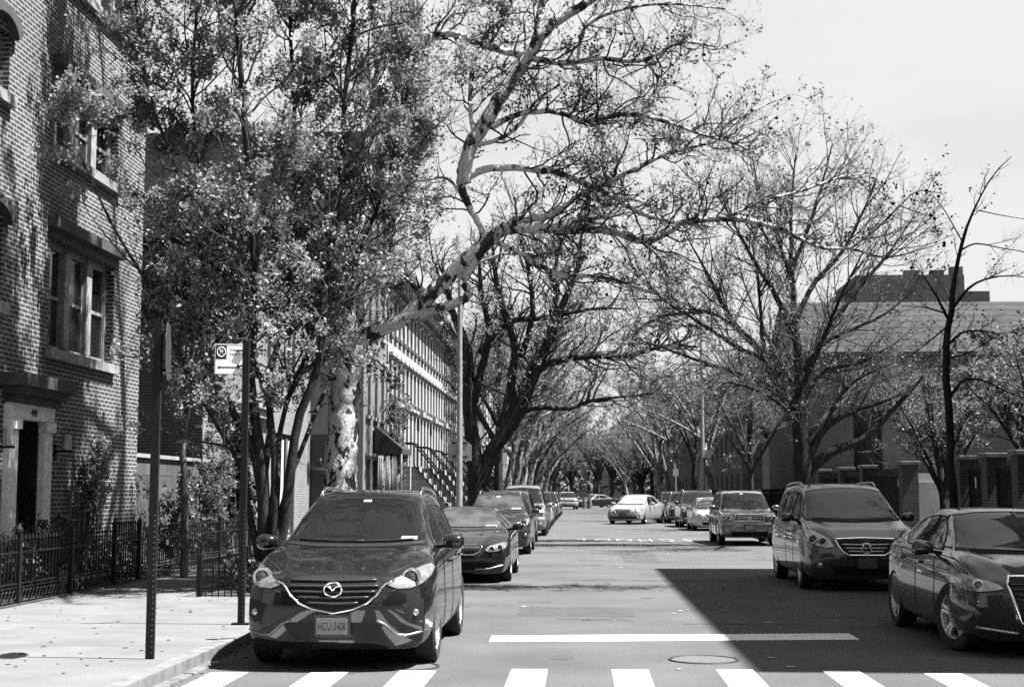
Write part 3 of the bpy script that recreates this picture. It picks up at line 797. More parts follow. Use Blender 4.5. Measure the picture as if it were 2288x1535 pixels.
# ------------------------------------------------------------------ the cars themselves
CL = 'cars parked along the left kerb'; CR = 'cars parked along the right kerb'
cp = car_params
grey_p = paint_mat('paint_gunmetal', .012, .1, .28)
P = cp('crossover', paint=grey_p, chr=.0095, strm=mat('strake', .16, .35, .8), plate=(0, .425, 'HCU·3408'), platem=mat('plate_grey', .22, .5), fog=[(.79, .54, .032)], rim=RIMD,
       stick=[(.02, 1.555, .045, .012), (.57, 1.185, .085, .016)])
hero, hsk = build_car(P, 'large dark grey crossover with a winged round badge, nearest parked car on the left', 'car', (-2.31, 13.25, 0), 0, CL)
def winged_badge(sk, x, z, parent, s=1.0):
    h = sk.hit(x, z, 'F'); y = h[0].y - .035
    e = MB()
    ring = [(x + .086 * s * math.cos(a), y, z + .066 * s * math.sin(a) * (1 if math.sin(a) > 0 else .95)) for a in np.linspace(0, 2 * math.pi, 33)]
    e.tube(ring, .0105 * s, 8)
    for k in (-1, 1):
        w = [(0, -.012), (.022, .018), (.048, .034), (.072, .035), (.076, .026)]
        e.tube([(x + k * p * s, y - .004, z + q * s) for p, q in w], [.009 * s, .011 * s, .010 * s, .008 * s, .004 * s], 8)
    e.lathe([(.001, .006), (.083 * s, .006)], (x, y, z), 'y', 28) if False else None
    return e.build('emblem', CHROME, parent, True)
winged_badge(hsk, 0, .755, hero); hero.scale = (.955, 1, 1)
# steering wheel and dash seen faintly through the hero's glass
dk = paint_mat('paint_black', .018, .2, .2)
P = cp('sedan', paint=dk, L=4.82, W=1.86, H=1.38, rw=.53,
       grille=[[(-.42, .655), (-.37, .69), (-.04, .69), (-.04, .54), (-.10, .525), (-.28, .53), (-.38, .58)], [(.42, .655), (.37, .69), (.04, .69), (.04, .54), (.10, .525), (.28, .53), (.38, .58)]],
       slats=None, vslats=[(s * (.06 + .03 * k), .545 + .004 * max(0, k - 6) ** 1.6, .68) for k in range(11) for s in (-1, 1)],
       chrome=[[(.04, .69), (.37, .70), (.425, .66), (.38, .58), (.28, .525), (.10, .518), (.04, .54), (.04, .69)], [(-.04, .69), (-.37, .70), (-.425, .66), (-.38, .58), (-.28, .525), (-.10, .518), (-.04, .54), (-.04, .69)]],
       lamp=[[(.47, .60), (.52, .655), (.64, .70), (.80, .735), (.86, .72), (.84, .64), (.74, .585), (.56, .565)]], proj=[(.60, .63, .045), (.74, .65, .05)],
       fog=[], lip_strip=[[(.3, .26), (.55, .27), (.80, .33)], [(-.3, .26), (-.55, .27), (-.80, .33)]], plate=None, glass=GLASS2,
       top=[(0, .68), (.12, .74), (.5, .84), (1.2, .925), (1.45, .965), (1.9, 1.17), (2.3, 1.325), (2.6, 1.37), (2.9, 1.38), (3.3, 1.34), (3.9, 1.14), (4.3, 1.02), (4.6, .99), (4.82, .92)],
       wsh=[(-.72, .965), (0, .94), (.72, .965), (.64, 1.14), (.53, 1.28), (.3, 1.315), (0, 1.325), (-.3, 1.315), (-.53, 1.28), (-.64, 1.14)],
       stick=[(.50, 1.0, .11, .02)],
       side=[[(1.85, .945), (2.6, .95), (2.6, 1.28), (2.4, 1.27), (2.1, 1.16)], [(2.66, .95), (3.5, .97), (3.65, 1.04), (3.3, 1.2), (2.66, 1.28)]])
build_car(P, 'black low sedan with twin kidney-shaped grilles, parked behind the dark grey crossover', 'car', (-2.25, 26.1, 0), 0, CL)
P = cp('crossover', paint=paint_mat('paint_charcoal', .035, .3), L=4.65, W=1.86, plate=(0, .4, None), stick=[(-.02, 1.53, .06, .02), (.5, 1.21, .13, .02)], lampm=LAMP, glass=GLASS2,
       grille=[[(-.5, .82), (.5, .82), (.38, .55), (-.38, .55)]], slats=[(.76, .44), (.69, .42), (.62, .38)], slm=RIMD, slr=.018, chrome=[], lip_strip=[])
build_car(P, 'black crossover with silver roof rails, parked right behind the black low sedan', 'car', (-2.30, 37.9, 0), 0, CL, detail=1)
P = cp('suv', paint=paint_mat('paint_mid', .10, .5), plate=(0, .5, None), glass=GLASS2)
build_car(P, 'mid grey upright off-roader with large door mirrors, third car behind the grey crossover', 'car', (-2.42, 44.7, 0), 0, CL, detail=1)
P = cp('suv', paint=paint_mat('paint_pale', .30, .5), H=1.95, L=4.9, W=1.92, plate=(0, .5, None), glass=GLASS,
       top=[(0, 1.02), (.15, 1.08), (.5, 1.12), (1.1, 1.18), (1.2, 1.24), (1.6, 1.55), (1.95, 1.84), (2.2, 1.91), (2.8, 1.95), (4.2, 1.92), (4.6, 1.84), (4.82, 1.3), (4.9, 1.05)],
       belt=[(0, .96), (.15, 1.02), (.5, 1.07), (1.2, 1.12), (4.3, 1.14), (4.9, 1.0)],
       wsh=[(-.78, 1.25), (0, 1.23), (.78, 1.25), (.72, 1.5), (.66, 1.79), (0, 1.84), (-.66, 1.79), (-.72, 1.5)],
       side=[[(1.6, 1.18), (2.4, 1.18), (2.4, 1.76), (2.1, 1.75), (1.8, 1.5)], [(2.48, 1.18), (3.4, 1.19), (3.4, 1.75), (2.48, 1.76)], [(3.48, 1.2), (4.4, 1.22), (4.3, 1.72), (3.48, 1.75)]])
build_car(P, 'tall pale grey off-roader with a long roof rack, standing above the left parked row', 'car', (-2.30, 54.2, 0), 0, CL, detail=1)
P = cp('crossover', paint=paint_mat('paint_charcoal', .035), plate=(0, .4, None))
build_car(P, 'black crossover with a bright plate low on its bumper, parked behind the tall pale off-roader', 'car', (-2.35, 62.2, 0), 0, CL, detail=0)
P = cp('sedan', paint=paint_mat('paint_silver', .42, .6), plate=(0, .4, None))
sil_l, _ = build_car(P, 'silver sedan with bright door mirrors, sixth car behind the grey crossover on the left', 'car', (-2.35, 69.5, 0), 0, CL, detail=0)
far_l = [(77, 'paint_mid', 'suv', 'mid grey off-roader parked farther up the left kerb behind the silver sedan'),
         (86, 'paint_charcoal', 'suv', 'black off-roader parked up the left kerb behind the mid grey off-roader'),
         (95, 'paint_pale', 'crossover', 'pale crossover parked far up the left kerb in front of a dark one'),
         (104, 'paint_charcoal', 'crossover', 'dark crossover, last car one can tell apart on the left kerb')]
for Y, pmn, kd, lab in far_l:
    P = cp(kd, paint=MATS[pmn]); build_car(P, lab, 'car', (-2.4, Y, 0), 0, CL, detail=0)
# right side
P = cp('minivan', paint=paint_mat('paint_bronze', .09, .5, .25), plate=(0, .47, None), glass=GLASS2, platem=mat('plate_dim', .1, .5))
van, vsk = build_car(P, 'grey minivan with a chrome H badge in its grille, parked behind the near right sedan', 'minivan', (4.74, 24.2, 0), 0, CR)
van.scale = (1, 1, 1.035); h = vsk.hit(0, .70, 'F'); y = h[0].y - .04; e = MB()
for k in (-1, 1): e.bar((k * .038, y, .64), (k * .056, y, .765), .018, .018)
e.bar((-.04, y, .70), (.04, y, .70), .018, .018)
e.tube([(.078 * math.copysign(abs(math.cos(a)) ** .45, math.cos(a)), y + .01, .702 + .078 * math.copysign(abs(math.sin(a)) ** .45, math.sin(a))) for a in np.linspace(0, 2 * math.pi, 41)], .007, 6)
e.build('emblem', CHROME, van, True)
P = cp('suv', paint=paint_mat('paint_champagne', .22, .6, .25), plate=(0, .56, None), stick=[(-.05, 1.60, .05, .02)])
hl, hlsk = build_car(P, 'champagne off-roader with a three-bar chrome grille, parked behind the grey minivan', 'car', (5.25, 45.2, 0), 0, CR)
h = hlsk.hit(0, .845, 'F'); e = MB(); y = h[0].y - .03
e.tube([(.07 * math.cos(a), y, .845 + .045 * math.sin(a)) for a in np.linspace(0, 2 * math.pi, 25)], .007, 6)
e.tube([(.022 * math.cos(a), y, .85 + .04 * math.sin(a)) for a in np.linspace(0, 2 * math.pi, 21)], .006, 6)
e.tube([(.06 * math.cos(a), y, .868 + .016 * math.sin(a)) for a in np.linspace(0, 2 * math.pi, 21)], .006, 6)
e.build('emblem', CHROME, hl, True)
P = cp('sedan', paint=MATS['paint_silver'], plate=None, glass=mat('car_glass_pale', .25, .1, 0, noise=.4, nscale=1.5, coat=1), H=1.42)
build_car(P, 'silver sedan with pale windscreen, parked behind the champagne off-roader', 'car', (5.68, 61.8, 0), 0, CR, detail=1)
P = cp('minivan', paint=MATS['paint_charcoal'], plate=None)
build_car(P, 'black people carrier parked behind the silver sedan on the right', 'minivan', (5.62, 67.6, 0), 0, CR, detail=0)
P = cp('crossover', paint=paint_mat('paint_dark2', .06, .4), plate=None)
build_car(P, 'dark crossover between the black people carrier and the tall black van-like wagon', 'car', (5.5, 76.5, 0), 0, CR, detail=0)
P = cp('suv', paint=MATS['paint_charcoal'], H=1.85, plate=None)
build_car(P, 'tall black wagon, farthest parked car on the right behind the white moving sedan', 'car', (5.55, 85, 0), 0, CR, detail=0)
white_p = paint_mat('paint_white', .30, .0, .3, .02)
P = cp('sedan', paint=white_p, glass=mat('car_glass_bright', .38, .08, 0, noise=.6, nscale=1.6, coat=1), L=4.82, W=1.84, H=1.48, steer=R(12), z0=.18,
       grille=[[(-.44, .70), (-.38, .73), (.38, .73), (.44, .70), (.26, .53), (-.26, .53)]], slats=[(.69, .38), (.655, .34), (.62, .30), (.585, .27)], slr=.008,
       dark=[[(-.85, .44), (-.8, .46), (-.62, .38), (.62, .38), (.8, .46), (.85, .44), (.70, .28), (-.70, .28)]], plate=(0, .46, None), platem=mat('plate_dim', .1, .5), lampm=LAMP)
ws, wsk = build_car(P, 'white sedan driving down the middle of the street with its wheels turned', 'car', (2.1, 74.5, 0), R(-19), None, name='moving_car', detail=1); ws.scale = (1.07, 1.07, 1.07)
# near right sedan, nose cut by the frame edge
P = cp('sedan', paint=paint_mat('paint_slate', .05, .4, .25), L=4.46, W=1.80, H=1.42, wr=.345, ww=.22, steer=R(17), fa=.87, ra=3.51, rw=.56, lip=0, spokes=5, rim=RIM, plate=None, glass=GLASS2,
       top=[(0, .74), (.12, .80), (.5, .895), (1.05, .975), (1.2, 1.01), (1.55, 1.19), (1.95, 1.36), (2.2, 1.405), (2.6, 1.42), (3.1, 1.37), (3.6, 1.18), (3.95, 1.04), (4.25, 1.02), (4.46, .95)],
       belt=[(0, .68), (.12, .74), (.5, .83), (1.2, .905), (2.4, .95), (3.7, .985), (4.2, .97), (4.46, .88)],
       grille=[[(-.52, .70), (-.47, .765), (.47, .765), (.52, .70), (.42, .36), (-.42, .36)]], slats=[(z, .50 - (.7 - z) * .3) for z in (.70, .655, .61, .565, .52, .475, .43, .39)], slm=SLAT,
       chrome=[[(-.53, .70), (-.485, .77), (.485, .77), (.53, .70), (.43, .345), (-.43, .345), (-.53, .70)]],
       lamp=[[(.56, .66), (.60, .705), (.72, .745), (.84, .785), (.885, .775), (.89, .68), (.84, .63), (.78, .625), (.64, .64)]], proj=[(.80, .695, .052)], bright=0,
       wsh=[(-.74, 1.01), (-.4, .99), (0, .982), (.4, .99), (.74, 1.01), (.66, 1.19), (.56, 1.335), (.3, 1.365), (0, 1.372), (-.3, 1.365), (-.56, 1.335), (-.66, 1.19)],
       side=[[(1.62, .98), (2.35, .99), (2.35, 1.33), (2.15, 1.32), (1.88, 1.2)], [(2.42, .99), (3.1, 1.0), (3.4, 1.08), (3.15, 1.25), (2.85, 1.31), (2.42, 1.33)]],
       mir=(1.6, 1.0), stick=[(.15, 1.33, .06, .018)],
       fog=[], dark=[[(.5, .50), (.80, .48), (.84, .34), (.46, .30)], [(-.5, .50), (-.46, .30), (-.84, .34), (-.80, .48)]], lip_strip=[[(-.45, .245), (-.8, .29)], [(.45, .245), (.8, .29)]],
       gapT=[[(.80, .4), (.795, 1.2)]], gapS=[[(1.62, .93), (1.5, .7), (1.55, .27)], [(2.38, .95), (2.38, .27)], [(1.0, .80), (4.0, .84)]], handles=[(2.2, .83), (3.05, .85)], wtm=BLACK)
P['proj'] = [(.77, .695, .05)]
aud, ask = build_car(P, 'dark slate sedan with five-spoke alloy wheels, nearest car on the right, cut by the frame', 'car', (4.80, 14.55, 0), 0, CR); aud.scale = (1.03, 1.03, 1.04)
# ------------------------------------------------------------------ buildings
BRK = brick_mat('brick_dark', .045, .085, .37, .235, .0745, .011, .22)
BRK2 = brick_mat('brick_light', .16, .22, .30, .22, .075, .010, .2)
BRK3 = brick_mat('brick_mid', .07, .10, .16, .22, .075, .010, .2)  # mid-toned brick, one even tone for the hall, tower and blocks
STUC = mat('stucco_grey', .16, .9, noise=.25, nscale=2, detail=8)
STONE = mat('trim_stone', .30, .8, noise=.3, nscale=5, detail=8)
STONE_D = mat('dark_brownstone', .055, .85, noise=.35, nscale=5, detail=8)
WHITE = mat('white_paintwork', .55, .6, noise=.15, nscale=9, detail=8)
PALE = mat('pale_facade', .36, .85, noise=.18, nscale=1.2, detail=9)
PANE = mat('window_pane', .02, .06, spec=.9, noise=.6, nscale=.8)
IRON = mat('wrought_iron', .008, .6, .0, spec=.25)
DARKW = mat('dark_door', .015, .4)
ROOFM = mat('flat_roof', .10, .9, noise=.3, nscale=1)

def FM(x, y, face):
    """local frame: u = local x, out = local -y, up = z, origin at (x, y)"""
    rz = {'+X': R(90), '-Y': 0, '-X': R(-90), '+Y': R(180)}[face]
    return Matrix.Translation((x, y, 0)) @ Matrix.Rotation(rz, 4, 'Z')

def facade_mesh(mb, M, w, z0, z1, ops, d=.22):
    us = sorted({0, w} | {o[0] for o in ops} | {o[1] for o in ops}); vs_ = sorted({z0, z1} | {o[2] for o in ops} | {o[3] for o in ops})
    T = lambda u, n, v: M @ Vector((u, n, v))
    for i in range(len(us) - 1):
        for j in range(len(vs_) - 1):
            a, b, c, e = us[i], us[i + 1], vs_[j], vs_[j + 1]; mu, mv = (a + b) / 2, (c + e) / 2
            if any(o[0] < mu < o[1] and o[2] < mv < o[3] for o in ops): continue
            mb.add([T(a, 0, c), T(b, 0, c), T(b, 0, e), T(a, 0, e)], [(0, 1, 2, 3)])
    for a, b, c, e in [o[:4] for o in ops]:
        mb.add([T(a, 0, c), T(b, 0, c), T(b, d, c), T(a, d, c)], [(0, 1, 2, 3)])
        mb.add([T(a, 0, e), T(b, 0, e), T(b, d, e), T(a, d, e)], [(0, 3, 2, 1)])
        mb.add([T(a, 0, c), T(a, d, c), T(a, d, e), T(a, 0, e)], [(0, 1, 2, 3)])
        mb.add([T(b, 0, c), T(b, d, c), T(b, d, e), T(b, 0, e)], [(0, 3, 2, 1)])
    return mb

def lb(mb, M, u0, u1, n0, n1, v0, v1):
    vs = [M @ Vector((u, n, v)) for v in (v0, v1) for n in (n0, n1) for u in (u0, u1)]
    return mb.add(vs, [(0, 2, 3, 1), (4, 5, 7, 6), (0, 1, 5, 4), (2, 6, 7, 3), (0, 4, 6, 2), (1, 3, 7, 5)])

def window(parent, M, u0, u1, v0, v1, d=.2, bays=1, fw=.055, frame_m=None, sill=.07, lintel=0, sash=True, mull=.14, sill_m=None, lin_m=None, name='window'):
    fm = frame_m or WHITE; mb = MB(); h = v1 - v0
    n0, n1 = d - .09, d - .02
    lb(mb, M, u0 + .001, u0 + fw, n0, n1, v0 + .001, v1 - .001); lb(mb, M, u1 - fw, u1 - .001, n0, n1, v0 + .001, v1 - .001)
    lb(mb, M, u0 + fw, u1 - fw, n0, n1, v1 - fw, v1 - .001); lb(mb, M, u0 + fw, u1 - fw, n0, n1, v0 + .001, v0 + fw)
    bw = (u1 - u0) / bays
    for k in range(1, bays): lb(mb, M, u0 + bw * k - mull / 2, u0 + bw * k + mull / 2, n0 - .06, n1, v0 + fw, v1 - fw)
    for k in range(bays):
        a = u0 + bw * k + (fw if k == 0 else mull / 2); b = u0 + bw * (k + 1) - (fw if k == bays - 1 else mull / 2)
        if sash:
            lb(mb, M, a + .03, b - .03, n0 + .02, n1 - .005, v0 + h * .5 - .03, v0 + h * .5 + .03)
            for aa, bb in ((a, a + .03), (b - .03, b)): lb(mb, M, aa, bb, n0 + .02, n1 - .005, v0 + fw, v1 - fw)
    f = mb.build(name, fm, parent)
    p = MB(); lb(p, M, u0 + .01, u1 - .01, d - .03, d - .005, v0 + .01, v1 - .01); p.build('pane', PANE, f)
    if sill: s_ = MB(); lb(s_, M, u0 - .08, u1 + .08, -.11, .05, v0 - sill - .05, v0 - .002); s_.build('sill', sill_m or STONE, f)
    if lintel:
        s_ = MB(); lb(s_, M, u0 - .10, u1 + .10, -.05, .02, v1 + .002, v1 + lintel * .5)
        lb(s_, M, u0 - .16, u1 + .16, -.17, .02, v1 + lintel * .5 + .001, v1 + lintel); s_.build('lintel', lin_m or STONE, f)
    return f

# --- corner brick house on the left
BX, BE = -8.8, 27.85
tL = thing('brick_house', 'tall dark brick corner house with triple windows and a carved doorway at left', 'house', (BX, 20, 0))
tL_inv = tL.matrix_world.inverted()
M = FM(BX, 12.0, '+X')
def U(y): return y - 12.0
ops = [(U(22.95), U(26.2), 4.02, 5.86), (U(22.95), U(26.2), 7.42, 8.62), (U(22.95), U(26.2), 10.45, 12.0),
       (U(20.02), U(21.02), 7.72, 8.70), (U(20.02), U(21.02), 4.50, 5.80), (U(20.02), U(21.02), 10.8, 12.2),
       (U(21.66), U(22.70), .55, 2.80), (U(14.5), U(18), 3.97, 6.02), (U(14.5), U(18), 7.28, 8.95)]
mb = MB(); facade_mesh(mb, M, U(BE), -.1, 16.5, ops, .24)
mb.add([(BX, BE, -.1), (-24, BE, -.1), (-24, BE, 16.5), (BX, BE, 16.5)], [(0, 1, 2, 3)])
mb.add([(BX, 12, -.1), (-24, 12, -.1), (-24, 12, 16.5), (BX, 12, 16.5)], [(0, 3, 2, 1)])
mb.add([(-24, 12, -.1), (-24, BE, -.1), (-24, BE, 16.5), (-24, 12, 16.5)], [(0, 3, 2, 1)])
def world_child(o, t):
    """parent a mesh built in world coordinates under a thing placed elsewhere"""
    o.parent = t; o.matrix_parent_inverse = Matrix.Translation(-Vector(t.location)); return o
def wc(mb, name, m, t, **k): return world_child(mb.build(name, m, None, **k), t)
wc(mb, 'wall', BRK, tL)
mb = MB(); mb.box(-24.3, BX + .35, 11.7, BE + .3, 16.5, 16.9); wc(mb, 'roof', ROOFM, tL)
for o in ops[:3]:
    world_child(window(None, M, *o[:4], d=.24, bays=3, fw=.10, lintel=.34, sill=.12, mull=.26, lin_m=STONE_D, frame_m=STONE), tL)
for o in ops[7:]: world_child(window(None, M, *o[:4], d=.24, bays=3, fw=.09, lintel=.3, sill=.12, mull=.2, lin_m=STONE_D, frame_m=STONE), tL)
for o in ops[3:6]:
    w_ = world_child(window(None, M, *o[:4], d=.24, bays=1, fw=.07, sill=.12, frame_m=STONE), tL)
    uc, rr = (o[0] + o[1]) / 2, (o[1] - o[0]) / 2
    a = MB(); n = 14
    for k in range(n):
        a0, a1 = math.pi * k / n, math.pi * (k + 1) / n
        vs = [M @ Vector((uc + rad * math.cos(t_), nn, o[3] - .1 + (rad - rr) * .9 + rr * (math.sin(t_) - 0) * .55)) for nn in (-.14, .02) for t_, rad in ((a0, rr), (a1, rr), (a1, rr + .16), (a0, rr + .16))]
        a.add(vs, [(0, 1, 2, 3), (7, 6, 5, 4), (0, 4, 5, 1), (2, 6, 7, 3), (1, 5, 6, 2), (0, 3, 7, 4)])
    wc(a, 'arch_hood', STONE_D, tL)
# doorway
dr = MB(); lb(dr, M, U(21.67), U(22.69), .25, .31, .551, 2.79); d_ = wc(dr, 'door', DARKW, tL)
dl = MB(); lb(dl, M, U(22.672), U(22.698), .003, .24, .551, 2.79); lb(dl, M, U(21.662), U(21.688), .003, .24, .551, 2.79); lb(dl, M, U(21.69), U(22.67), .003, .24, 2.765, 2.797); wc(dl, 'door_lining', DARKW, tL)
dp = MB()
for (a, b) in ((.1, .95), (1.15, 2.0)):
    for (p, q) in ((.08, .42), (.5, .84)): lb(dp, M, U(21.71) + p, U(21.71) + q, .232, .249, .55 + a, .55 + b)
dpo = wc(dp, 'door_panel', mat('door_panel', .03, .35), tL)
s_ = MB()
for (a, b) in ((21.30, 21.64), (22.72, 23.06)):
    lb(s_, M, U(a), U(b), -.10, .0, .3, 2.62); lb(s_, M, U(a) - .04, U(b) + .04, -.14, .0, .1, .46); lb(s_, M, U(a) - .03, U(b) + .03, -.15, .0, 2.622, 2.78)
lb(s_, M, U(21.28), U(23.08), -.12, .0, 2.784, 3.02)
wc(s_, 'door_surround', mat('white_stone', .6, .7, noise=.12, nscale=6), tL)
s_ = MB()
lb(s_, M, U(21.24), U(23.12), -.22, .0, 3.024, 3.15); lb(s_, M, U(21.16), U(23.2), -.32, .0, 3.152, 3.27); lb(s_, M, U(21.08), U(23.28), -.42, .0, 3.272, 3.46)
wc(s_, 'door_hood', STONE_D, tL)
s_ = MB(); lb(s_, M, U(21.2), U(23.2), -.9, -.15, -.1, .3); lb(s_, M, U(21.4), U(23.0), -.6, -.15, .301, .5); wc(s_, 'doorstep', STONE, tL)
tx = text_mesh('444', .17, 'house_number', IRON, None, Matrix.Translation((BX + .125, 22.18, 2.9)) @ Matrix.Rotation(R(90), 4, 'Z') @ Matrix.Rotation(R(90), 4, 'X'), .006)
world_child(tx, tL)
for (yy, lab) in ((23.45, 'right'), (21.05, 'left')):
    s_ = MB(); s_.lathe([(.075, 0), (.08, .02), (.062, .25), (.04, .255)], (BX + .2, yy, 2.36), n=16); so = wc(s_, 'wall_lamp', WHITE, tL, smooth=True, angle=40)
    s_ = MB(); s_.box(BX + .003, BX + .03, yy - .05, yy + .05, 2.2, 2.45); s_.bar((BX + .03, yy, 2.33), (BX + .28, yy, 2.33), .04); world_child(s_.build('lamp_bracket', IRON, None), tL)
# --- garden wall, set-back brick house with a pale lit front
t = thing('garden_wall', 'rendered garden wall of big blocks between the two brick houses', 'wall', (-9.0, 30, 0))
mb = MB(); mb.box(-9.25, -9.0, BE + .05, 34.15, -.1, 2.36); wc(mb, 'wall', brick_mat('block_wall', .08, .12, .03, .8, .4, .012, .3), t)
mb = MB(); mb.box(-9.31, -8.94, BE + .05, 34.15, 2.362, 2.44); wc(mb, 'coping', STONE, t)
t = thing('brick_house', 'pale brick house with tall white doors and a stone ledge behind the leafy tree', 'house', (-9.2, 41, 0))
M = FM(-9.2, 34.2, '+X'); U2 = lambda y: y - 34.2
ops = [(U2(42.3), U2(45.4), .3, 3.45), (U2(36), U2(37.2), 5.2, 7.2), (U2(38.6), U2(39.8), 5.2, 7.2), (U2(41.2), U2(42.4), 5.2, 7.2), (U2(44), U2(45.2), 5.2, 7.2), (U2(36.4), U2(37.6), 1.2, 3.2)]
mb = MB(); facade_mesh(mb, M, 13.7, -.1, 7.9, ops)
mb.add([(-9.2, 47.9, -.1), (-24, 47.9, -.1), (-24, 47.9, 7.9), (-9.2, 47.9, 7.9)], [(0, 1, 2, 3)])
wc(mb, 'wall', BRK2, t)
mb = MB(); mb.add([(-9.2, 34.2, -.1), (-24, 34.2, -.1), (-24, 34.2, 7.9), (-9.2, 34.2, 7.9)], [(0, 3, 2, 1)]); wc(mb, 'side_wall', brick_mat('side_brick_shaded', .02, .03, .035, .22, .075, .01, .2), t)  # brick darkened in its colour to stand for the shade on this unlit side
mb = MB(); mb.box(-24.2, -8.95, 34.1, 47.9, 7.9, 8.3); wc(mb, 'roof', ROOFM, t)
mb = MB(); mb.box(-9.197, -9.0, 34.62, 41.2, 3.75, 3.98); mb.box(-9.197, -8.9, 34.62, 41.2, 3.982, 4.1); wc(mb, 'ledge', STONE, t)
dd = world_child(window(None, M, *ops[0], bays=3, fw=.12, sill=0, sash=False, mull=.3, frame_m=STONE_D, name='glazed_door'), t)
mb = MB()
for k in range(3): lb(mb, M, ops[0][0] + .3 + k * 1.03, ops[0][0] + .8 + k * 1.03, .09, .13, .4, 3.3)
wc(mb, 'door_blind', WHITE, t)
for o in ops[1:]: world_child(window(None, M, *o, lintel=.2), t)
# gooseneck lamp
t = thing('wall_light', 'gooseneck lamp with a pale shade reaching out from the corner of the pale brick house', 'lamp', (-9.2, 47.6, 4.3))
mb = MB(); mb.tube([(-9.2, 47.6, 4.35), (-8.9, 47.6, 4.38), (-8.7, 47.6, 4.62), (-8.45, 47.6, 4.66), (-8.3, 47.6, 4.45), (-8.3, 47.6, 4.25)], .03, 8); wc(mb, 'arm', IRON, t, smooth=True)
mb = MB(); mb.lathe([(.05, .12), (.09, .05), (.22, -.12), (.2, -.12), (.04, .05)], (-8.3, 47.6, 4.18), n=20); wc(mb, 'lamp_shade', WHITE, t, smooth=True, angle=50)

# --- terrace of pale rowhouses
RX = -7.35
def rowhouse(y0, w):
    t = thing('rowhouse', 'x', 'house', (RX, y0, 0)); M = Matrix.Rotation(R(90), 4, 'Z')
    ops = []; ww = .74
    for f, (a, b) in enumerate(((.5, 1.9), (2.75, 4.95), (5.4, 6.75), (7.75, 9.15))):
        for k in range(4):
            c = w * (k + .5) / 4
            ops.append((c - ww / 2, c + ww / 2, a, b))
    mb = MB(); facade_mesh(mb, M, w, -.1, 9.75, ops, .25)
    mb.add([(0, 0, -.1), (-12, 0, -.1), (-12, 0, 9.75), (0, 0, 9.75)], [(0, 3, 2, 1)])
    mb.add([(0, w, -.1), (-12, w, -.1), (-12, w, 9.75), (0, w, 9.75)], [(0, 1, 2, 3)])
    mb.build('wall', PALE, t)
    mb = MB(); mb.box(-12, .0, .002, w - .002, 9.752, 9.8); mb.box(.0, .28, .002, w - .002, 9.55, 9.8); mb.box(-.1, .62, .0, w, 9.802, 10.0); mb.box(-.1, .72, .0, w, 10.002, 10.25)
    for k in range(6): mb.box(.28, .58, w * (k + .5) / 6 - .1, w * (k + .5) / 6 + .1, 9.25, 9.799)
    mb.build('cornice', STONE_D, t)
    for i, o in enumerate(ops):
        if i == 7:
            s_ = MB(); lb(s_, M, o[0] + .002, o[1] - .002, .2, .24, o[2] + .002, o[3] - .002); s_.build('door', DARKW, t)
            s_ = MB(); lb(s_, M, o[0] - .2, o[1] + .2, -.3, .0, o[3] + .05, o[3] + .3); s_.build('door_hood', STONE, t)
        else: window(t, M, *o, d=.25, lintel=.26 if i > 3 else 0, sill=.11, frame_m=STONE_D, lin_m=PALE, sill_m=STONE_D)
    # stoop with cheek walls and iron rails
    s_ = MB(); c = w * 3.5 / 4; n = 11; H_ = 2.7
    for k in range(n): s_.box(.0, .55 + (n - k) * .2, c - .6, c + .6, H_ * k / n + .001 * k, H_ * (k + 1) / n)
    s_.build('stoop', STONE, t)
    for sgn in (-1, 1):
        r_ = MB(); yy = c + sgn * .66
        r_.bar((.5, yy, H_ + .95), (2.75, yy, 1.0), .08, .06); r_.bar((.5, yy, H_ + .1), (2.75, yy, .15), .05); r_.bar((.02, yy, H_ + .95), (.5, yy, H_ + .95), .08, .06)
        for k in range(13):
            u = k / 12; x_ = .5 + 2.25 * u; r_.bar((x_, yy, H_ + .1 - u * (H_ - .05)), (x_, yy, H_ + .95 - u * (H_ - .05)), .025)
        r_.lathe([(.06, 0), (.06, 1.1), (.09, 1.12), (.001, 1.2)], (2.8, yy, 0), n=8)
        r_.build('stair_rail', IRON, t)
    return t
ORD = ['first', 'second', 'third', 'fourth', 'fifth', 'sixth', 'seventh', 'eighth', 'ninth', 'tenth', 'eleventh', 'twelfth', 'thirteenth', 'fourteenth', 'fifteenth', 'sixteenth']
RW = 5.4
rh = rowhouse(48.2, RW)
for k in range(10):
    o = rh if k == 0 else copy_tree(rh)
    o.location = (RX, 53.7 + RW * k, 0)
    o['label'] = f'{ORD[k]} house from the near end of the pale rowhouse terrace on the left'
    o['group'] = 'pale rowhouses of the left terrace'
t = thing('town_house', 'tall grey stuccoed house with a dark shuttered door at the near end of the terrace', 'house', (-10, 50.8, 0))
M = FM(RX - .05, 48.02, '+X')
ops = [(a, a + 1.0, z, z + h_) for a in (.6, 2.3, 4.0) for z, h_ in ((.4, 2.4), (4.3, 1.9), (7.3, 1.8), (10.3, 1.6))]
mb = MB(); facade_mesh(mb, M, 5.6, -.1, 13.6, ops); X0 = RX - .05
mb.add([(X0, 48.02, -.1), (-22, 48.02, -.1), (-22, 48.02, 13.6), (X0, 48.02, 13.6)], [(0, 3, 2, 1)]); mb.add([(X0, 53.62, -.1), (-22, 53.62, -.1), (-22, 53.62, 13.6), (X0, 53.62, 13.6)], [(0, 1, 2, 3)])
wc(mb, 'wall', STUC, t)
mb = MB(); mb.box(-22, X0 + .3, 47.95, 53.66, 13.602, 14.1); wc(mb, 'roof', STONE_D, t)
for o in ops: world_child(window(None, M, *o, lintel=.2, frame_m=WHITE), t)
mb = MB(); mb.box(-9.12, -8.6, 47.96, 48.015, .2, 3.6); wc(mb, 'shutter', DARKW, t)
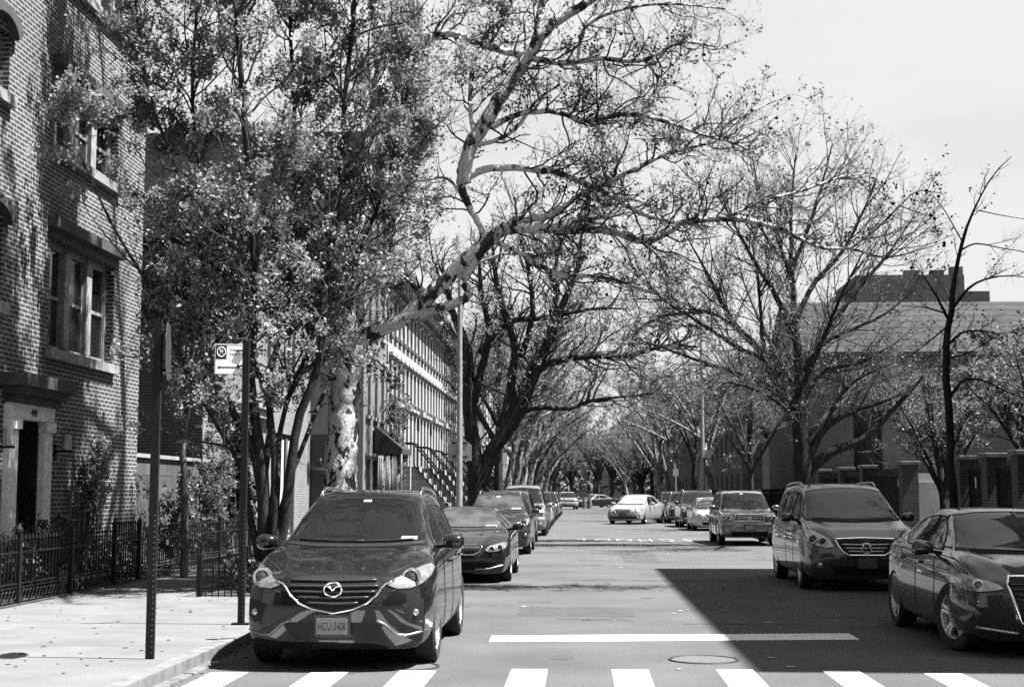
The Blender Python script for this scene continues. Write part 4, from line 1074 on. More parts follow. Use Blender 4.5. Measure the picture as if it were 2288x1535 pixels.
# awning with pale drapes
t = thing('awning', 'dark awning over a front step with pale drapes hanging below it', 'awning', (-6.9, 51.5, 0))
mb = MB()
vs = [(-7.32, 50.2, 4.0), (-7.32, 53.0, 4.0), (-6.35, 53.0, 3.2), (-6.35, 50.2, 3.2), (-6.35, 53.0, 3.02), (-6.35, 50.2, 3.02), (-7.32, 50.2, 3.02), (-7.32, 53.0, 3.02)]
mb.add(vs, [(0, 1, 2, 3), (3, 2, 4, 5), (0, 3, 5, 6), (1, 7, 4, 2), (6, 5, 4, 7)]); wc(mb, 'canvas', mat('awning_canvas', .015, .8), t)
for x_, y_ in ((-6.38, 50.25), (-6.38, 52.9)):
    mb = MB(); mb.lathe([(.04, 0), (.04, 3.02)], (x_, y_, 0), n=8); wc(mb, 'post', WHITE, t)
rng = random.Random(7)
for (xa, ya) in ((-7.2, 50.22), (-6.95, 50.24), (-6.72, 50.26)):
    mb = MB(); n = 14; ring = []
    pts = [(xa + .2 * k / n, ya + .03 * math.sin(k * 1.6)) for k in range(n + 1)]
    vs = [(x_, y_, 2.95) for x_, y_ in pts] + [(x_ + rng.uniform(-.02, .02), y_ * 1, .9) for x_, y_ in pts]
    mb.add(vs, [(k, k + 1, k + n + 2, k + n + 1) for k in range(n)]); o = wc(mb, 'drape', WHITE, t, smooth=True)
    sm = o.modifiers.new('s', 'SOLIDIFY'); sm.thickness = .006
# blocks farther up the street
def block(label, x0, x1, y0, y1, h, m, face, nb, nf, fh=3.2, cat='building', name='apartment_building'):
    t = thing(name, label, cat, ((x0 + x1) / 2, (y0 + y1) / 2, 0))
    w = (y1 - y0) if face in ('+X', '-X') else (x1 - x0)
    M = {'+X': FM(x1, y0, '+X'), '-X': FM(x0, y1, '-X'), '-Y': FM(x0, y0, '-Y')}[face]
    ops = [(w * (k + .5) / nb - .5, w * (k + .5) / nb + .5, 1.2 + fh * f, 3.0 + fh * f) for f in range(nf) for k in range(nb)]
    mb = MB(); facade_mesh(mb, M, w, -.1, h, ops)
    for (a, b, fc) in (((x0, y0), (x1, y0), '-Y'), ((x1, y0), (x1, y1), '+X'), ((x1, y1), (x0, y1), '+Y'), ((x0, y1), (x0, y0), '-X')):
        if fc == face: continue
        mb.add([(a[0], a[1], -.1), (b[0], b[1], -.1), (b[0], b[1], h), (a[0], a[1], h)], [(0, 1, 2, 3)])
    wc(mb, 'wall', m, t)
    mb = MB(); mb.box(x0 - .2, x1 + .2, y0 - .2, y1 + .2, h, h + .5); wc(mb, 'roof', ROOFM, t)
    for o in ops: world_child(window(None, M, *o, sash=False, sill=.08), t)
    return t
block('long pale apartment house far up the left side behind the street trees', -20, -7.4, 108, 150, 11, PALE, '+X', 12, 3)
block('brown brick apartment house farthest up the left side', -20, -7.4, 152, 210, 12, BRK2, '+X', 14, 3)
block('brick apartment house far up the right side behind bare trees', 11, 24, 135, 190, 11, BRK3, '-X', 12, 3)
# the building that shades the right-hand lane stands just outside the frame
block('brick apartment house beside the near right sedan, shading the right lane', 10.25, 26, 12.95, 30.6, 16.2, BRK, '-X', 6, 5)
# --- right side: brick hall with a long slate roof, tower, gates
SLATE = brick_mat('slate_roof', .03, .05, .010, .6, .42, .05, .2, bump=.8)
t = thing('brick_hall', 'long dark brick hall with a broad slate roof beyond the right-hand gates', 'building', (25, 75, 0))
M = FM(11.2, 70, '-Y')
ops = [(2 + 4 * k, 3.4 + 4 * k, 2.2, 5.6) for k in range(9)]
mb = MB(); facade_mesh(mb, M, 38, -.1, 8.5, ops, .3)
mb.add([(11.2, 70, -.1), (11.2, 86, -.1), (11.2, 86, 8.5), (11.2, 78, 11.9), (11.2, 70, 8.5)], [(0, 4, 3, 2, 1)])
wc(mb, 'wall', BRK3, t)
for o in ops: world_child(window(None, M, *o, d=.3, sash=False, frame_m=STONE_D, sill=.1), t)
mb = MB(); mb.add([(10.9, 69.6, 8.45), (49.4, 69.6, 8.45), (49.4, 78, 11.98), (10.9, 78, 11.98), (10.9, 86.4, 8.45), (49.4, 86.4, 8.45),
                   (10.9, 69.6, 8.3), (49.4, 69.6, 8.3)], [(0, 1, 2, 3), (3, 2, 5, 4), (6, 7, 1, 0)]); wc(mb, 'roof', SLATE, t)
t = thing('brick_tower', 'square dark brick tower with stepped corners rising behind the slate roof', 'tower', (19.5, 92, 0))
mb = MB(); mb.box(17.0, 23.6, 88, 95, -.1, 15.0); mb.box(16.0, 16.998, 88.3, 94, -.1, 13.9); mb.box(23.602, 25.2, 88.3, 94, -.1, 14.0)
for (a, b, c) in ((20.0, 20.9, .3), (21.6, 22.4, .3), (22.8, 23.55, .5)): mb.box(a, b, 88.05, 88.6, 15.002, 15.0 + c)
wc(mb, 'wall', BRK3, t)
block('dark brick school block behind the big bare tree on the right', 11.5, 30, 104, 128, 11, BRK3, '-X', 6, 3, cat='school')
t = thing('entrance_pillar', 'broad pale stone pillar standing by the right pavement beyond the champagne off-roader', 'pillar', (9.3, 79, 0))
mb = MB(); mb.box(8.75, 9.85, 78.5, 79.5, .1, 4.1); mb.box(8.65, 9.95, 78.4, 79.6, 4.102, 4.35); wc(mb, 'shaft', mat('pale_stone', .16, .9, noise=.3, nscale=3), t)
# gate piers and solid gates along the right pavement
PIER = brick_mat('pier_brick', .04, .06, .09, .22, .075, .010, .2)
pn = [('farthest', 60.9), ('second farthest', 55.8), ('third farthest', 51.5), ('tall middle', 45.2), ('near', 38.4), ('second nearest', 35.9), ('nearest', 33.4)]
for nm, Y in pn:
    t = thing('gate_pier', f'{nm} brick gate pier with a stone cap on the right pavement edge', 'pier', (10.2, Y, 0), 0, 'brick gate piers on the right')
    mb = MB(); mb.box(-.25, .25, -.25, .25, .1, 2.5); mb.build('shaft', PIER, t)
    mb = MB(); mb.box(-.31, .31, -.31, .31, 2.502, 2.62); mb.build('cap', mat('pier_cap', .12, .8, noise=.3, nscale=6), t, bevel=.02)
gts = [(60.6, 56.1, 'farthest'), (55.5, 51.8, 'second farthest'), (51.2, 45.5, 'middle'), (38.1, 36.2, 'near'), (35.6, 33.7, 'nearest')]
for a, b, nm in gts:
    t = thing('metal_gate', f'{nm} solid black gate panel between the brick piers on the right', 'gate', (10.2, (a + b) / 2, 0), 0, 'black gates on the right')
    h = (a - b) / 2; mb = MB(); mb.box(-.03, .03, -h, h, .25, 2.2); mb.build('panel', IRON, t)
    mb = MB()
    for z in (.22, 2.22): mb.box(-.05, .05, -h, h, z, z + .06)
    n = int(h * 2 / .14)
    for k in range(n + 1): mb.bar((-.05, -h + k * .14, .25), (-.05, -h + k * .14, 2.42), .022)
    mb.build('railing', IRON, t)
t = thing('gate_notice', 'small pale notice fixed to the near black gate', 'sign', (10.13, 37.3, 1.9))
MB().box(-.012, 0, -.06, .06, -.14, .14).build('notice_plate', WHITE, t)
t = thing('gate_notice', 'small pale notice fixed to the black gate left of the tall pier', 'sign', (10.13, 46.3, 1.95))
MB().box(-.012, 0, -.06, .06, -.12, .12).build('notice_plate', WHITE, t)
t = thing('garage', 'low white garage with plank doors behind the open gateway', 'garage', (16.5, 66, 0))
mb = MB(); mb.box(13.5, 19.5, 64, 69, -.1, 2.5); wc(mb, 'wall', WHITE, t)
mb = MB()
for k in range(2): mb.box(13.9 + k * 2.8, 16.4 + k * 2.8, 63.93, 63.998, .05, 2.1)
wc(mb, 'garage_door', PALE, t)
for (px, py, lab) in ((12.9, 48.0, 'white car nose-out in the yard beyond the open gateway'), (13.6, 54.5, 'white car farther back in the yard beside the garage')):
    P = cp('sedan', paint=white_p, plate=None); build_car(P, lab, 'car', (px, py, 0), R(-62), 'white cars in the gated yard', detail=0)
sheet('yard', WR + .3, 60, 32, 104, .145, asphalt)
t = thing('iron_fence', 'long dark railing along the right pavement beyond the gates', 'fence', (10.2, 85, 0))
mb = MB(); mb.box(-.02, .02, -26, 26, 1.6, 1.66); mb.box(-.02, .02, -26, 26, .3, .35)
for k in range(260): mb.bar((0, -26 + k * .2, .13), (0, -26 + k * .2, 1.85), .025)
mb.build('railing', IRON, t)

block('long grey apartment house closing the far end of the street', -60, 60, 345, 360, 13, BRK3, '-Y', 40, 3)
# ------------------------------------------------------------------ fences, posts, lamps
GX = -7.66
def ornate(y0, y1, parent, ph=1.02):
    mb = MB()
    for z, w_ in ((.10, .03), (.16, .02), (.36, .02), (.41, .03), (.83, .035)): mb.box(GX - w_ / 2, GX + w_ / 2, y0, y1, z, z + .022)
    n = max(1, round((y1 - y0) / .125)); s = (y1 - y0) / n
    for k in range(n):
        y = y0 + (k + .5) * s
        mb.bar((GX, y, .43), (GX, y, ph), .018)
        mb.lathe([(.001, .0), (.02, .02), (.001, .09)], (GX, y, ph), n=5)
        if k % 2 == 0: mb.bar((GX, y + s / 2, .12), (GX, y + s / 2, .40), .014)
        c = (GX, y, .27); ring = [(GX, y + .045 * math.cos(a), .27 + .06 * math.sin(a)) for a in np.linspace(0, 2 * math.pi, 9)]
        mb.tube(ring, .009, 4, False)
    return wc(mb, 'railing', IRON, parent)
t = thing('iron_fence', 'ornate black iron fence with pointed pickets along the left pavement', 'fence', (GX, 20, 0))
tf = t
posts = [12.2, 14.6, 17.0, 19.2, 21.2, 23.2, 24.5, 27.2, 30.0, 32.8, 35.6]
for a, b in zip(posts, posts[1:]): ornate(a + .04, b - .04, t, 1.0 if a != 23.2 else 1.1)
for y in posts:
    mb = MB(); mb.box(GX - .035, GX + .035, y - .035, y + .035, .1, 1.12); mb.lathe([(.05, 1.12), (.045, 1.16), (.001, 1.24)], (GX, y, 0), n=8)
    wc(mb, 'post', IRON, t)
mb = MB(); mb.box(GX - .12, GX + .06, 12.2, 35.6, -.01, .155); wc(mb, 'base_kerb', STONE_D, t)
t = thing('fence_tag', 'small white card wired to the iron fence', 'sign', (GX + .03, 26.1, .74), 0)
MB().box(0, .006, -.09, .09, -.05, .05).build('card', WHITE, t)
struct(MB().box(-9.0, GX - .12, 12, 48, -.02, .14).build('garden_bed', soil))
# tree-pit guard
t = thing('tree_guard', 'low black picket guard round the tree pit by the second sign post', 'fence', (-5.0, 22.2, .13))
mb = MB(); x0, x1, y0, y1 = -.62, .72, -1.3, 1.6
for (a, b) in (((x0, y0), (x1, y0)), ((x0, y0), (x0, y1)), ((x0, y1), (x1, y1))):
    for z in (.12, .42): mb.bar((a[0], a[1], z), (b[0], b[1], z), .022)
    n = int(math.hypot(b[0] - a[0], b[1] - a[1]) / .09)
    for k in range(n + 1):
        u = k / n; x_, y_ = a[0] + (b[0] - a[0]) * u, a[1] + (b[1] - a[1]) * u
        mb.bar((x_, y_, 0), (x_, y_, .52), .016)
mb.build('picket_rail', IRON, t)
for p in ((x0, y0), (x1, y0), (x0, y1), (x1, y1)): MB().box(p[0] - .035, p[0] + .035, p[1] - .035, p[1] + .035, 0, .62).build('post', IRON, t)
tag(MB().box(-5.6, -4.3, 21.0, 23.7, .12, .15).build('tree_pit', soil), kind='structure')
# sign post with octagonal plate seen from its edge
POST = mat('post_green_black', .012, .6, .0, spec=.3, noise=.3, nscale=20)
def sign_post(base, h, label, lean=0, name='sign_post'):
    t = thing(name, label, 'sign post', base)
    mb = MB(); mb.box(-.038, .038, -.012, .012, -.02, h); mb.box(-.038, -.028, .0121, .034, -.02, h); mb.box(.028, .038, .0121, .034, -.02, h)
    p = mb.build('post', POST, t)
    d = MB()
    for k in range(26): d.lathe([(.001, 0), (.0062, 0)], (.020, -.0135, .06 + k * .05), 'y', 8)
    d.build('post_holes', mat('post_hole', .35, .7), p)
    return t
b1 = gnd(334, 1472, .13)
p1 = sign_post((b1.x, b1.y, .13), 3.14, 'near dark sign post carrying an octagonal plate turned edge-on', name='sign_post')
M = Matrix.Translation((.07, .10, 2.84)) @ Matrix.Rotation(R(101), 4, 'Z') @ Matrix.Rotation(R(90), 4, 'X')
MB().prism([(.29 * math.cos(R(22.5 + 45 * k)), .29 * math.sin(R(22.5 + 45 * k))) for k in range(8)], .006, M).build('sign_plate', mat('sign_back', .045, .55, .3, noise=.3, nscale=8), p1)
mb = MB(); mb.bar((-.01, .02, 3.02), (.07, .02, 3.02), .03); mb.bar((-.01, .02, 2.66), (.07, .02, 2.66), .03); mb.build('bracket', IRON, p1)
b2 = gnd(538, 1395, .13)
p2 = sign_post((b2.x, b2.y, .13), 3.30, 'second sign post with a small parking notice, beside the parked crossover')
Z = Matrix.Translation((-.10, -.09, 3.10)) @ Matrix.Rotation(R(-38), 4, 'Z') @ Matrix.Rotation(R(90), 4, 'X')
Z = Matrix.Translation((-.19, -.05, 3.08)) @ Matrix.Rotation(R(14), 4, 'Z') @ Matrix.Rotation(R(90), 4, 'X') @ Matrix.Scale(1.08, 4)
pl = MB().prism([(-.15, -.165), (.15, -.165), (.15, .165), (-.15, .165)], .004, Z @ Matrix.Translation((0, 0, -.004))).build('sign_plate', mat('sign_face', .8, .5), p2)
MB().prism([(-.14, .0), (-.025, .0), (-.025, .15), (-.14, .15)], .001, Z @ Matrix.Translation((0, 0, .0005))).build('symbol_panel', mat('sign_dark', .03, .5), pl)
mb = MB(); ring = [Z @ Vector((-.0825 + .045 * math.cos(a), .078 + .052 * math.sin(a), .003)) for a in np.linspace(0, 2 * math.pi, 25)]
mb.tube(ring, .0045, 5, False); mb.bar(Z @ Vector((-.113, .115, .003)), Z @ Vector((-.052, .04, .003)), .007, .003); mb.build('ban_ring', mat('sign_face', .35), pl)
text_mesh('P', .085, 'lettering', mat('sign_face', .35), pl, Z @ Matrix.Translation((-.0825, .078, .002)), .0008)
text_mesh('Friday', .038, 'lettering', INK, pl, Z @ Matrix.Translation((.06, .105, .002)), .0006)
text_mesh('9:30am', .036, 'lettering', INK, pl, Z @ Matrix.Translation((.06, .055, .002)), .0006)
M2 = Z @ Matrix.Translation((0, -.09, .0008))
MB().prism([(-.125, 0), (-.095, .022), (-.095, .007), (.095, .007), (.095, .022), (.125, 0), (.095, -.022), (.095, -.007), (-.095, -.007), (-.095, -.022)], .001, M2).build('arrow', INK, pl)
mb = MB()
for (a, b) in (((-.143, -.158), (.143, -.158)), ((-.143, .158), (.143, .158)), ((-.143, -.158), (-.143, .158)), ((.143, -.158), (.143, .158))):
    mb.bar(Z @ Vector((*a, .0012)), Z @ Vector((*b, .0012)), .003, .001)
mb.build('border', INK, pl)
mb = MB(); mb.bar((0, -.02, 3.18), (-.1, -.04, 3.18), .02); mb.bar((0, -.02, 3.0), (-.1, -.04, 3.0), .02); mb.box(-.1, .1, -.06, .06, -.015, .02); mb.build('bracket', IRON, p2)
# lamp posts
def pole(label, x, y, h, r0, r1, name='lamp_post', arm=None):
    t = thing(name, label, 'lamp post', (x, y, .13)); mb = MB()
    mb.lathe([(r0 * 1.9, 0), (r0 * 1.9, .35), (r0 * 1.15, .45), (r0, .6), (r1, h), (.001, h + .02)], n=16); mb.build('pole', mat('galvanised_pole', .34, .55, .3, noise=.2, nscale=6), t, True, 40)
    if arm:
        mb = MB(); mb.tube([(0, 0, h - .2), (arm * .3, 0, h + .4), (arm * .7, 0, h + .7), (arm, 0, h + .7)], .05, 8); mb.build('arm', MATS['galvanised_pole'], t, True)
        mb = MB(); mb.lathe([(.001, .08), (.16, .05), (.2, 0), (.12, -.06), (.001, -.08)], (arm + .25, 0, h + .68), n=16); mb.build('lamp_head', mat('lamp_head', .3, .5), t, True)
    return t
pl_ = pole('slim pale lamp post carrying the back of a five-sided sign on the left', -3.95, 46.0, 8.6, .11, .07, arm=2.0)
t = thing('road_sign', 'five-sided road sign seen from behind on the pale lamp post', 'sign', (-3.95, 46.2, 0))
M = Matrix.Translation((-3.95, 46.12, 3.05)) @ Matrix.Rotation(R(90), 4, 'X')
world_child(MB().prism([(-.39, -.38), (.39, -.38), (.39, .12), (0, .45), (-.39, .12)], .01, M).build('sign_plate', mat('sign_back2', .5, .6, .3, noise=.2, nscale=6), None), t)
mb = MB()
for z in (2.8, 3.25): mb.bar((-4.2, 46.1, z), (-3.7, 46.1, z), .04)
wc(mb, 'bracket', IRON, t)
t = pole('slim pale lamp post with a small signal box on the right pavement', 6.62, 78.5, 11.5, .12, .08, arm=-2.2)
mb = MB(); mb.box(-.02, .42, -.16, .16, 3.4, 3.85); mb.build('signal_box', WHITE, t)
t = pole('short post with a small pale sign far up the right pavement', 6.8, 104, 3.3, .05, .05, name='sign_post')
mb = MB(); mb.box(-.2, .2, -.09, -.07, 2.7, 3.2); mb.build('sign_plate', WHITE, t)
# trellis on the brick wall
t = thing('trellis', 'pale wooden trellis leaning on the dark brick wall under a climbing plant', 'trellis', (-8.72, 24.45, .3))
mb = MB()
for k in range(5): mb.box(-.02, .02, -.42 + k * .21 - .015, -.42 + k * .21 + .015, 0, 1.45)
for k in range(6): mb.box(.021, .04, -.46, .46, .15 + k * .24, .18 + k * .24)
mb.build('lattice', mat('trellis_wood', .22, .8), t)
# cones far up the road, barrier
for i, (px, lab) in enumerate(((1306, 'striped traffic drum farther left beside the dark crossing car'), (1318, 'striped traffic drum farther right beside the dark crossing car'))):
    q = gnd(px, 1136); t = thing('traffic_drum', lab, 'drum', (q.x, q.y, 0), 0, 'traffic drums')
    MB().lathe([(.3, 0), (.3, .08), (.25, .1), (.2, 1.05), (.001, 1.08)], n=14).build('drum', mat('drum_dark', .12, .6), t, True, 40)
    mb = MB()
    for z in (.35, .7): mb.lathe([(.25 - .05 * z, z), (.247 - .05 * z, z + .16)], n=14)
    mb.build('stripe', WHITE, t)
def far_car(kd, pm, lab, x, y, rz, nm='moving_car', g=None):
    build_car(cp(kd, paint=pm, plate=None), lab, 'car', (x, y, 0), rz, g, name=nm, detail=0)
far_car('sedan', MATS['paint_charcoal'], 'dark sedan turning across the far junction behind the drums', -.6, 158, R(-60))
far_car('sedan', MATS['paint_silver'], 'pale sedan waiting beyond the dark turning sedan', 1.6, 185, 0)
far_car('suv', white_p, 'white van-like car double parked beyond the left row with raised tailgate', -1.2, 140, R(6))
far_car('sedan', MATS['paint_charcoal'], 'dark car at the far junction left of the white moving sedan', 3.2, 170, R(-80))
# ------------------------------------------------------------------ trees
def nrm(a): return a / (np.linalg.norm(a, axis=-1, keepdims=True) + 1e-9)
def resample(pts, rad, K):
    """smooth a hand-drawn limb to K points"""
    P = np.array([list(p) for p in pts], float); r = np.array(rad, float)
    n = len(P); t = np.concatenate([[0], np.cumsum(np.linalg.norm(np.diff(P, axis=0), axis=1))])
    M = np.zeros_like(P)
    M[1:-1] = (P[2:] - P[:-2]) / (t[2:] - t[:-2])[:, None]; M[0] = (P[1] - P[0]) / (t[1] - t[0]); M[-1] = (P[-1] - P[-2]) / (t[-1] - t[-2])
    s = np.linspace(0, t[-1], K); i = np.clip(np.searchsorted(t, s, 'right') - 1, 0, n - 2)
    h = (t[i + 1] - t[i]); u = ((s - t[i]) / h)[:, None]; h = h[:, None]
    Q = (2 * u ** 3 - 3 * u ** 2 + 1) * P[i] + (u ** 3 - 2 * u ** 2 + u) * h * M[i] + (-2 * u ** 3 + 3 * u ** 2) * P[i + 1] + (u ** 3 - u ** 2) * h * M[i + 1]
    return Q, np.interp(s, t, r)

def tubes(P, Rr, n):
    N, K, _ = P.shape
    T = nrm(np.gradient(P, axis=1)); md = nrm(P[:, -1] - P[:, 0])
    ref = np.where(np.abs(md[:, 2:3]) > .8, np.array([[1., .2, 0]]), np.array([[0, .1, 1.]]))
    S = nrm(np.cross(T, ref[:, None, :])); B = np.cross(T, S)
    a = np.arange(n) * 2 * np.pi / n
    V = P[:, :, None, :] + (S[:, :, None, :] * np.cos(a)[None, None, :, None] + B[:, :, None, :] * np.sin(a)[None, None, :, None]) * Rr[:, :, None, None]
    idx = np.arange(N * K * n).reshape(N, K, n); j = np.roll(idx, -1, axis=2)
    Fq = np.stack([idx[:, :-1], j[:, :-1], j[:, 1:], idx[:, 1:]], -1).reshape(-1, 4)
    return V.reshape(-1, 3), Fq

def join(parts):
    V, Fq, o = [], [], 0
    for v, f in parts: V.append(v); Fq.append(f + o); o += len(v)
    return np.concatenate(V), np.concatenate(Fq)

def grow(rg, PP, PR, n, length, K=6, t0=.25, t1=1.0, ang=.9, up=.15, wig=.18, rat=.6, rmax=.05, tip=.35, w=None, lend=.5, flat=1.0):
    N, KP, _ = PP.shape
    seg = np.linalg.norm(np.diff(PP, axis=1), axis=2).sum(1)
    pr = seg / seg.sum() if w is None else (seg * w) / (seg * w).sum()
    i = rg.choice(N, n, p=pr); t = t0 + (t1 - t0) * rg.random(n); x = t * (KP - 1); k = np.minimum(x.astype(int), KP - 2); fr = (x - k)[:, None]
    p0 = PP[i, k] * (1 - fr) + PP[i, k + 1] * fr; r0 = PR[i, k] * (1 - fr[:, 0]) + PR[i, k + 1] * fr[:, 0]
    T = nrm(PP[i, k + 1] - PP[i, k]); q = rg.normal(size=(n, 3)); q[:, 2] *= flat; q = nrm(q - T * (q * T).sum(1, keepdims=True))
    a = ang * rg.uniform(.6, 1.3, (n, 1)); d = nrm(T * np.cos(a) + q * np.sin(a) + np.array([0, 0, up]))
    L = length * rg.uniform(.45, 1.25, n) * (1 - lend * t)
    P = np.zeros((n, K, 3)); P[:, 0] = p0
    for j in range(1, K):
        d = nrm(d + rg.normal(size=(n, 3)) * wig + np.array([0, 0, up * .4]))
        P[:, j] = P[:, j - 1] + d * (L / (K - 1))[:, None]
    rs = np.minimum(r0 * rat, rmax)
    Rr = rs[:, None] * np.linspace(1, tip, K)[None, :]
    return P, Rr

def leaves(rg, P, n, size, jit=.06, t0=.2, up=.3):
    N, K, _ = P.shape
    e = P[:, -1]; q = np.sin(e[:, 0] * 4.1 + 1) + np.sin(e[:, 1] * 3.7 + e[:, 2]) + np.sin(e[:, 2] * 4.6 + e[:, 0] * 1.3)
    pw_ = (.12 + np.maximum(0, q + .6)) * rg.random(N) ** 2
    i = rg.choice(N, n, p=pw_ / pw_.sum()); x = (t0 + (1 - t0) * rg.random(n)) * (K - 1); k = np.minimum(x.astype(int), K - 2); fr = (x - k)[:, None]
    c = P[i, k] * (1 - fr) + P[i, k + 1] * fr + rg.normal(size=(n, 3)) * jit
    nn = nrm(rg.normal(size=(n, 3)) + np.array([0, 0, up])); a = nrm(np.cross(nn, rg.normal(size=(n, 3)))); b = np.cross(nn, a)
    s = (size * rg.uniform(.5, 1.3, n))[:, None]
    v = np.stack([c - a * s, c + b * s * .62 - a * s * .1 + nn * s * .12, c + a * s, c - b * s * .62 - a * s * .1 + nn * s * .12], 1)
    return v.reshape(-1, 3), np.arange(n * 4).reshape(n, 4)

PLANE = bark_mat('bark_plane', .03, .52, 5.0, .445, .49, .55)
PLANEF = bark_mat('bark_plane_far', .03, .17, 5.0, .44, .52, .55)
DARKB = bark_mat('bark_dark', .010, .030, 9, .40, .62, .3)
TWIG = mat('twig_bark', .065, .85, noise=.4, nscale=3)
TWIGP = mat('twig_pale', .25, .85, noise=.6, nscale=2)
LEAF = leaf_mat('leaf_spring', .35, .45, .45)
LEAF3 = leaf_mat('leaf_far', .15, .4, .5)
LEAF2 = leaf_mat('leaf_bud', .13, .35, .5)

def build_tree(name, label, base, limbs, seed, lv, leaf, bark, twig=TWIG, leafm=LEAF, sides=9, K=26, group=None, keep=None):
    """limbs: [(points, radii, weight)] in world coordinates; lv: list of grow() settings, each from the level before"""
    rg = np.random.default_rng(seed); t = thing(name, label, 'tree', base, 0, group)
    off = np.array(base, float)
    LP, LR, W_ = [], [], []
    for pts, rad, w_ in limbs:
        q, r_ = resample(pts, rad, K)
        m = 1 + .05 * np.sin(np.arange(K) * 1.7 + len(LP)) * rg.uniform(.3, 1, K)
        q[1:-1] += rg.normal(size=(K - 2, 3)) * np.minimum(r_[1:-1, None] * .12, .012)
        LP.append(q); LR.append(r_ * m); W_.append(w_)
    P0, R0 = np.array(LP), np.array(LR); W_ = np.array(W_, float)
    v, f = tubes(P0, R0, sides); me = np_mesh('trunk', v - off, f, 4, True); link_mesh('trunk', me, bark, t)
    cur, cr_, w_ = P0, R0, W_; parts = []; tips = None; allp = [P0]
    for kk, s_ in enumerate(lv):
        s_ = dict(s_); n = s_.pop('n'); L = s_.pop('L')
        cur, cr_ = grow(rg, cur, cr_, n, L, w=w_, **s_); w_ = None
        if keep is not None:
            ok = keep(cur[:, -1]) & keep(cur[:, 0]); cur, cr_ = cur[ok], cr_[ok]
        parts.append(tubes(cur, cr_, 5 if kk == 0 else 3)); allp.append(cur)
    v, f = join(parts); link_mesh('branches', np_mesh('branches', v - off, f, 4, True), twig, t)
    if leaf:
        n, size, jit = leaf; v, f = leaves(rg, cur, n, size, jit)
        link_mesh('crown', np_mesh('crown', v - off, f, 4), leafm, t)
    return t, allp

def px(L, Y, dy=0):
    """pixel polyline -> world points; each entry (x, y) or (x, y, extra distance)"""
    return [at(p[0], p[1], Y + (p[2] if len(p) > 2 else 0)) for p in L]

# --- big plane tree on the left pavement: limbs drawn after the photograph
Y = 25.0
LB = []
def lim(L, r, w=1.0, Yb=Y): LB.append((px(L, Yb), r if len(r) == len(L) else list(np.interp(np.linspace(0, 1, len(L)), np.linspace(0, 1, len(r)), r)), w))
b0 = at(757, 1320, Y); b0.z = .1
LB.append(([b0, at(756, 1180, Y), at(760, 1080, Y), at(766, 960, Y), at(772, 860, Y), at(780, 790, Y)], [.40, .32, .30, .28, .27, .25], .02))
lim([(762, 960), (775, 870), (795, 795), (830, 745), (900, 712), (965, 655), (1030, 590), (1085, 545), (1125, 515)], [.15, .18, .17, .15, .14, .14, .13, .12, .10], .25)
lim([(775, 860), (770, 700), (790, 520, .6), (822, 330, 1), (850, 150, 1.2), (838, 20, 1.5), (830, -80, 1.6)], [.22, .19, .17, .14, .12, .10, .09], 1)
lim([(1060, 565), (1078, 525), (1050, 465), (1030, 410), (1036, 370), (1052, 325)], [.06, .055, .06, .075, .10, .12], .2)
lim([(1042, 410), (1040, 365), (1056, 320), (1085, 275), (1118, 215), (1160, 150), (1200, 95), (1235, 55), (1290, 20), (1360, -20)], [.09, .12, .13, .13, .125, .12, .11, .10, .08, .06], .7)
lim([(835, 20, 1.5), (830, -150, 1.6), (850, -400, 1.2), (900, -650, .5)], [.11, .09, .07, .03], .9)
lim([(835, -60, 1.5), (980, -180, 0), (1150, -260, -2), (1350, -300, -3), (1550, -320, -3)], [.09, .075, .06, .045, .02], 1.2)
lim([(832, -120, 1.5), (900, -260, -1.5), (1000, -360, -4.0), (1080, -460, -6)], [.08, .06, .045, .02], 1.0)
lim([(832, -160, 1.5), (700, -280, 1), (500, -360, 0), (250, -400, -1)], [.08, .06, .05, .02], 1.0)
lim([(1300, 15), (1400, -60), (1500, -160), (1650, -220)], [.08, .07, .05, .03], 1.0)
lim([(1215, -30), (1180, -200), (1150, -400)], [.06, .05, .02], .9)
lim([(832, -100, 1.5), (760, -300, -1.5), (700, -450, -4.0), (640, -560, -6)], [.08, .06, .045, .02], 1.0)
lim([(1195, 120), (1205, 50), (1215, -30)], [.09, .075, .06], .6)
lim([(1085, 545), (1120, 515), (1160, 510), (1260, 513), (1350, 512), (1400, 525), (1440, 540), (1480, 524), (1530, 498), (1600, 490), (1680, 494), (1760, 520), (1830, 552), (1900, 556)],
    [.11, .10, .095, .09, .085, .085, .08, .065, .06, .055, .05, .045, .035, .025], 1.4)
lim([(800, 770), (850, 744), (900, 716), (960, 695), (1010, 680), (1046, 658), (1036, 625), (1060, 590), (1090, 540)], [.06, .085, .085, .085, .08, .08, .075, .07, .065], .1)
lim([(1036, 400), (1066, 386), (1100, 376), (1160, 377), (1240, 385), (1300, 408), (1370, 440), (1430, 475), (1500, 496), (1560, 500)], [.05, .07, .065, .06, .06, .055, .05, .045, .04, .03], 1.2)
lim([(1090, 540), (1130, 505), (1180, 488), (1225, 484), (1252, 462)], [.09, .085, .08, .06, .045], .5)
lim([(1240, 480), (1290, 440), (1350, 412), (1420, 378), (1490, 345), (1560, 325), (1605, 312), (1615, 240)], [.04, .045, .045, .04, .035, .03, .025, .02], 1.3)
lim([(1100, 285), (1140, 262), (1190, 250), (1250, 253), (1310, 272), (1400, 255), (1480, 270), (1560, 298), (1640, 320), (1700, 350)], [.06, .05, .05, .045, .045, .04, .035, .03, .025, .015], 1.3)
lim([(872, 115), (915, 86), (1010, 76), (1080, 102), (1150, 122), (1250, 141), (1340, 132), (1440, 135), (1520, 95), (1600, 105)], [.07, .07, .07, .065, .06, .055, .045, .04, .03, .02], 1.3)
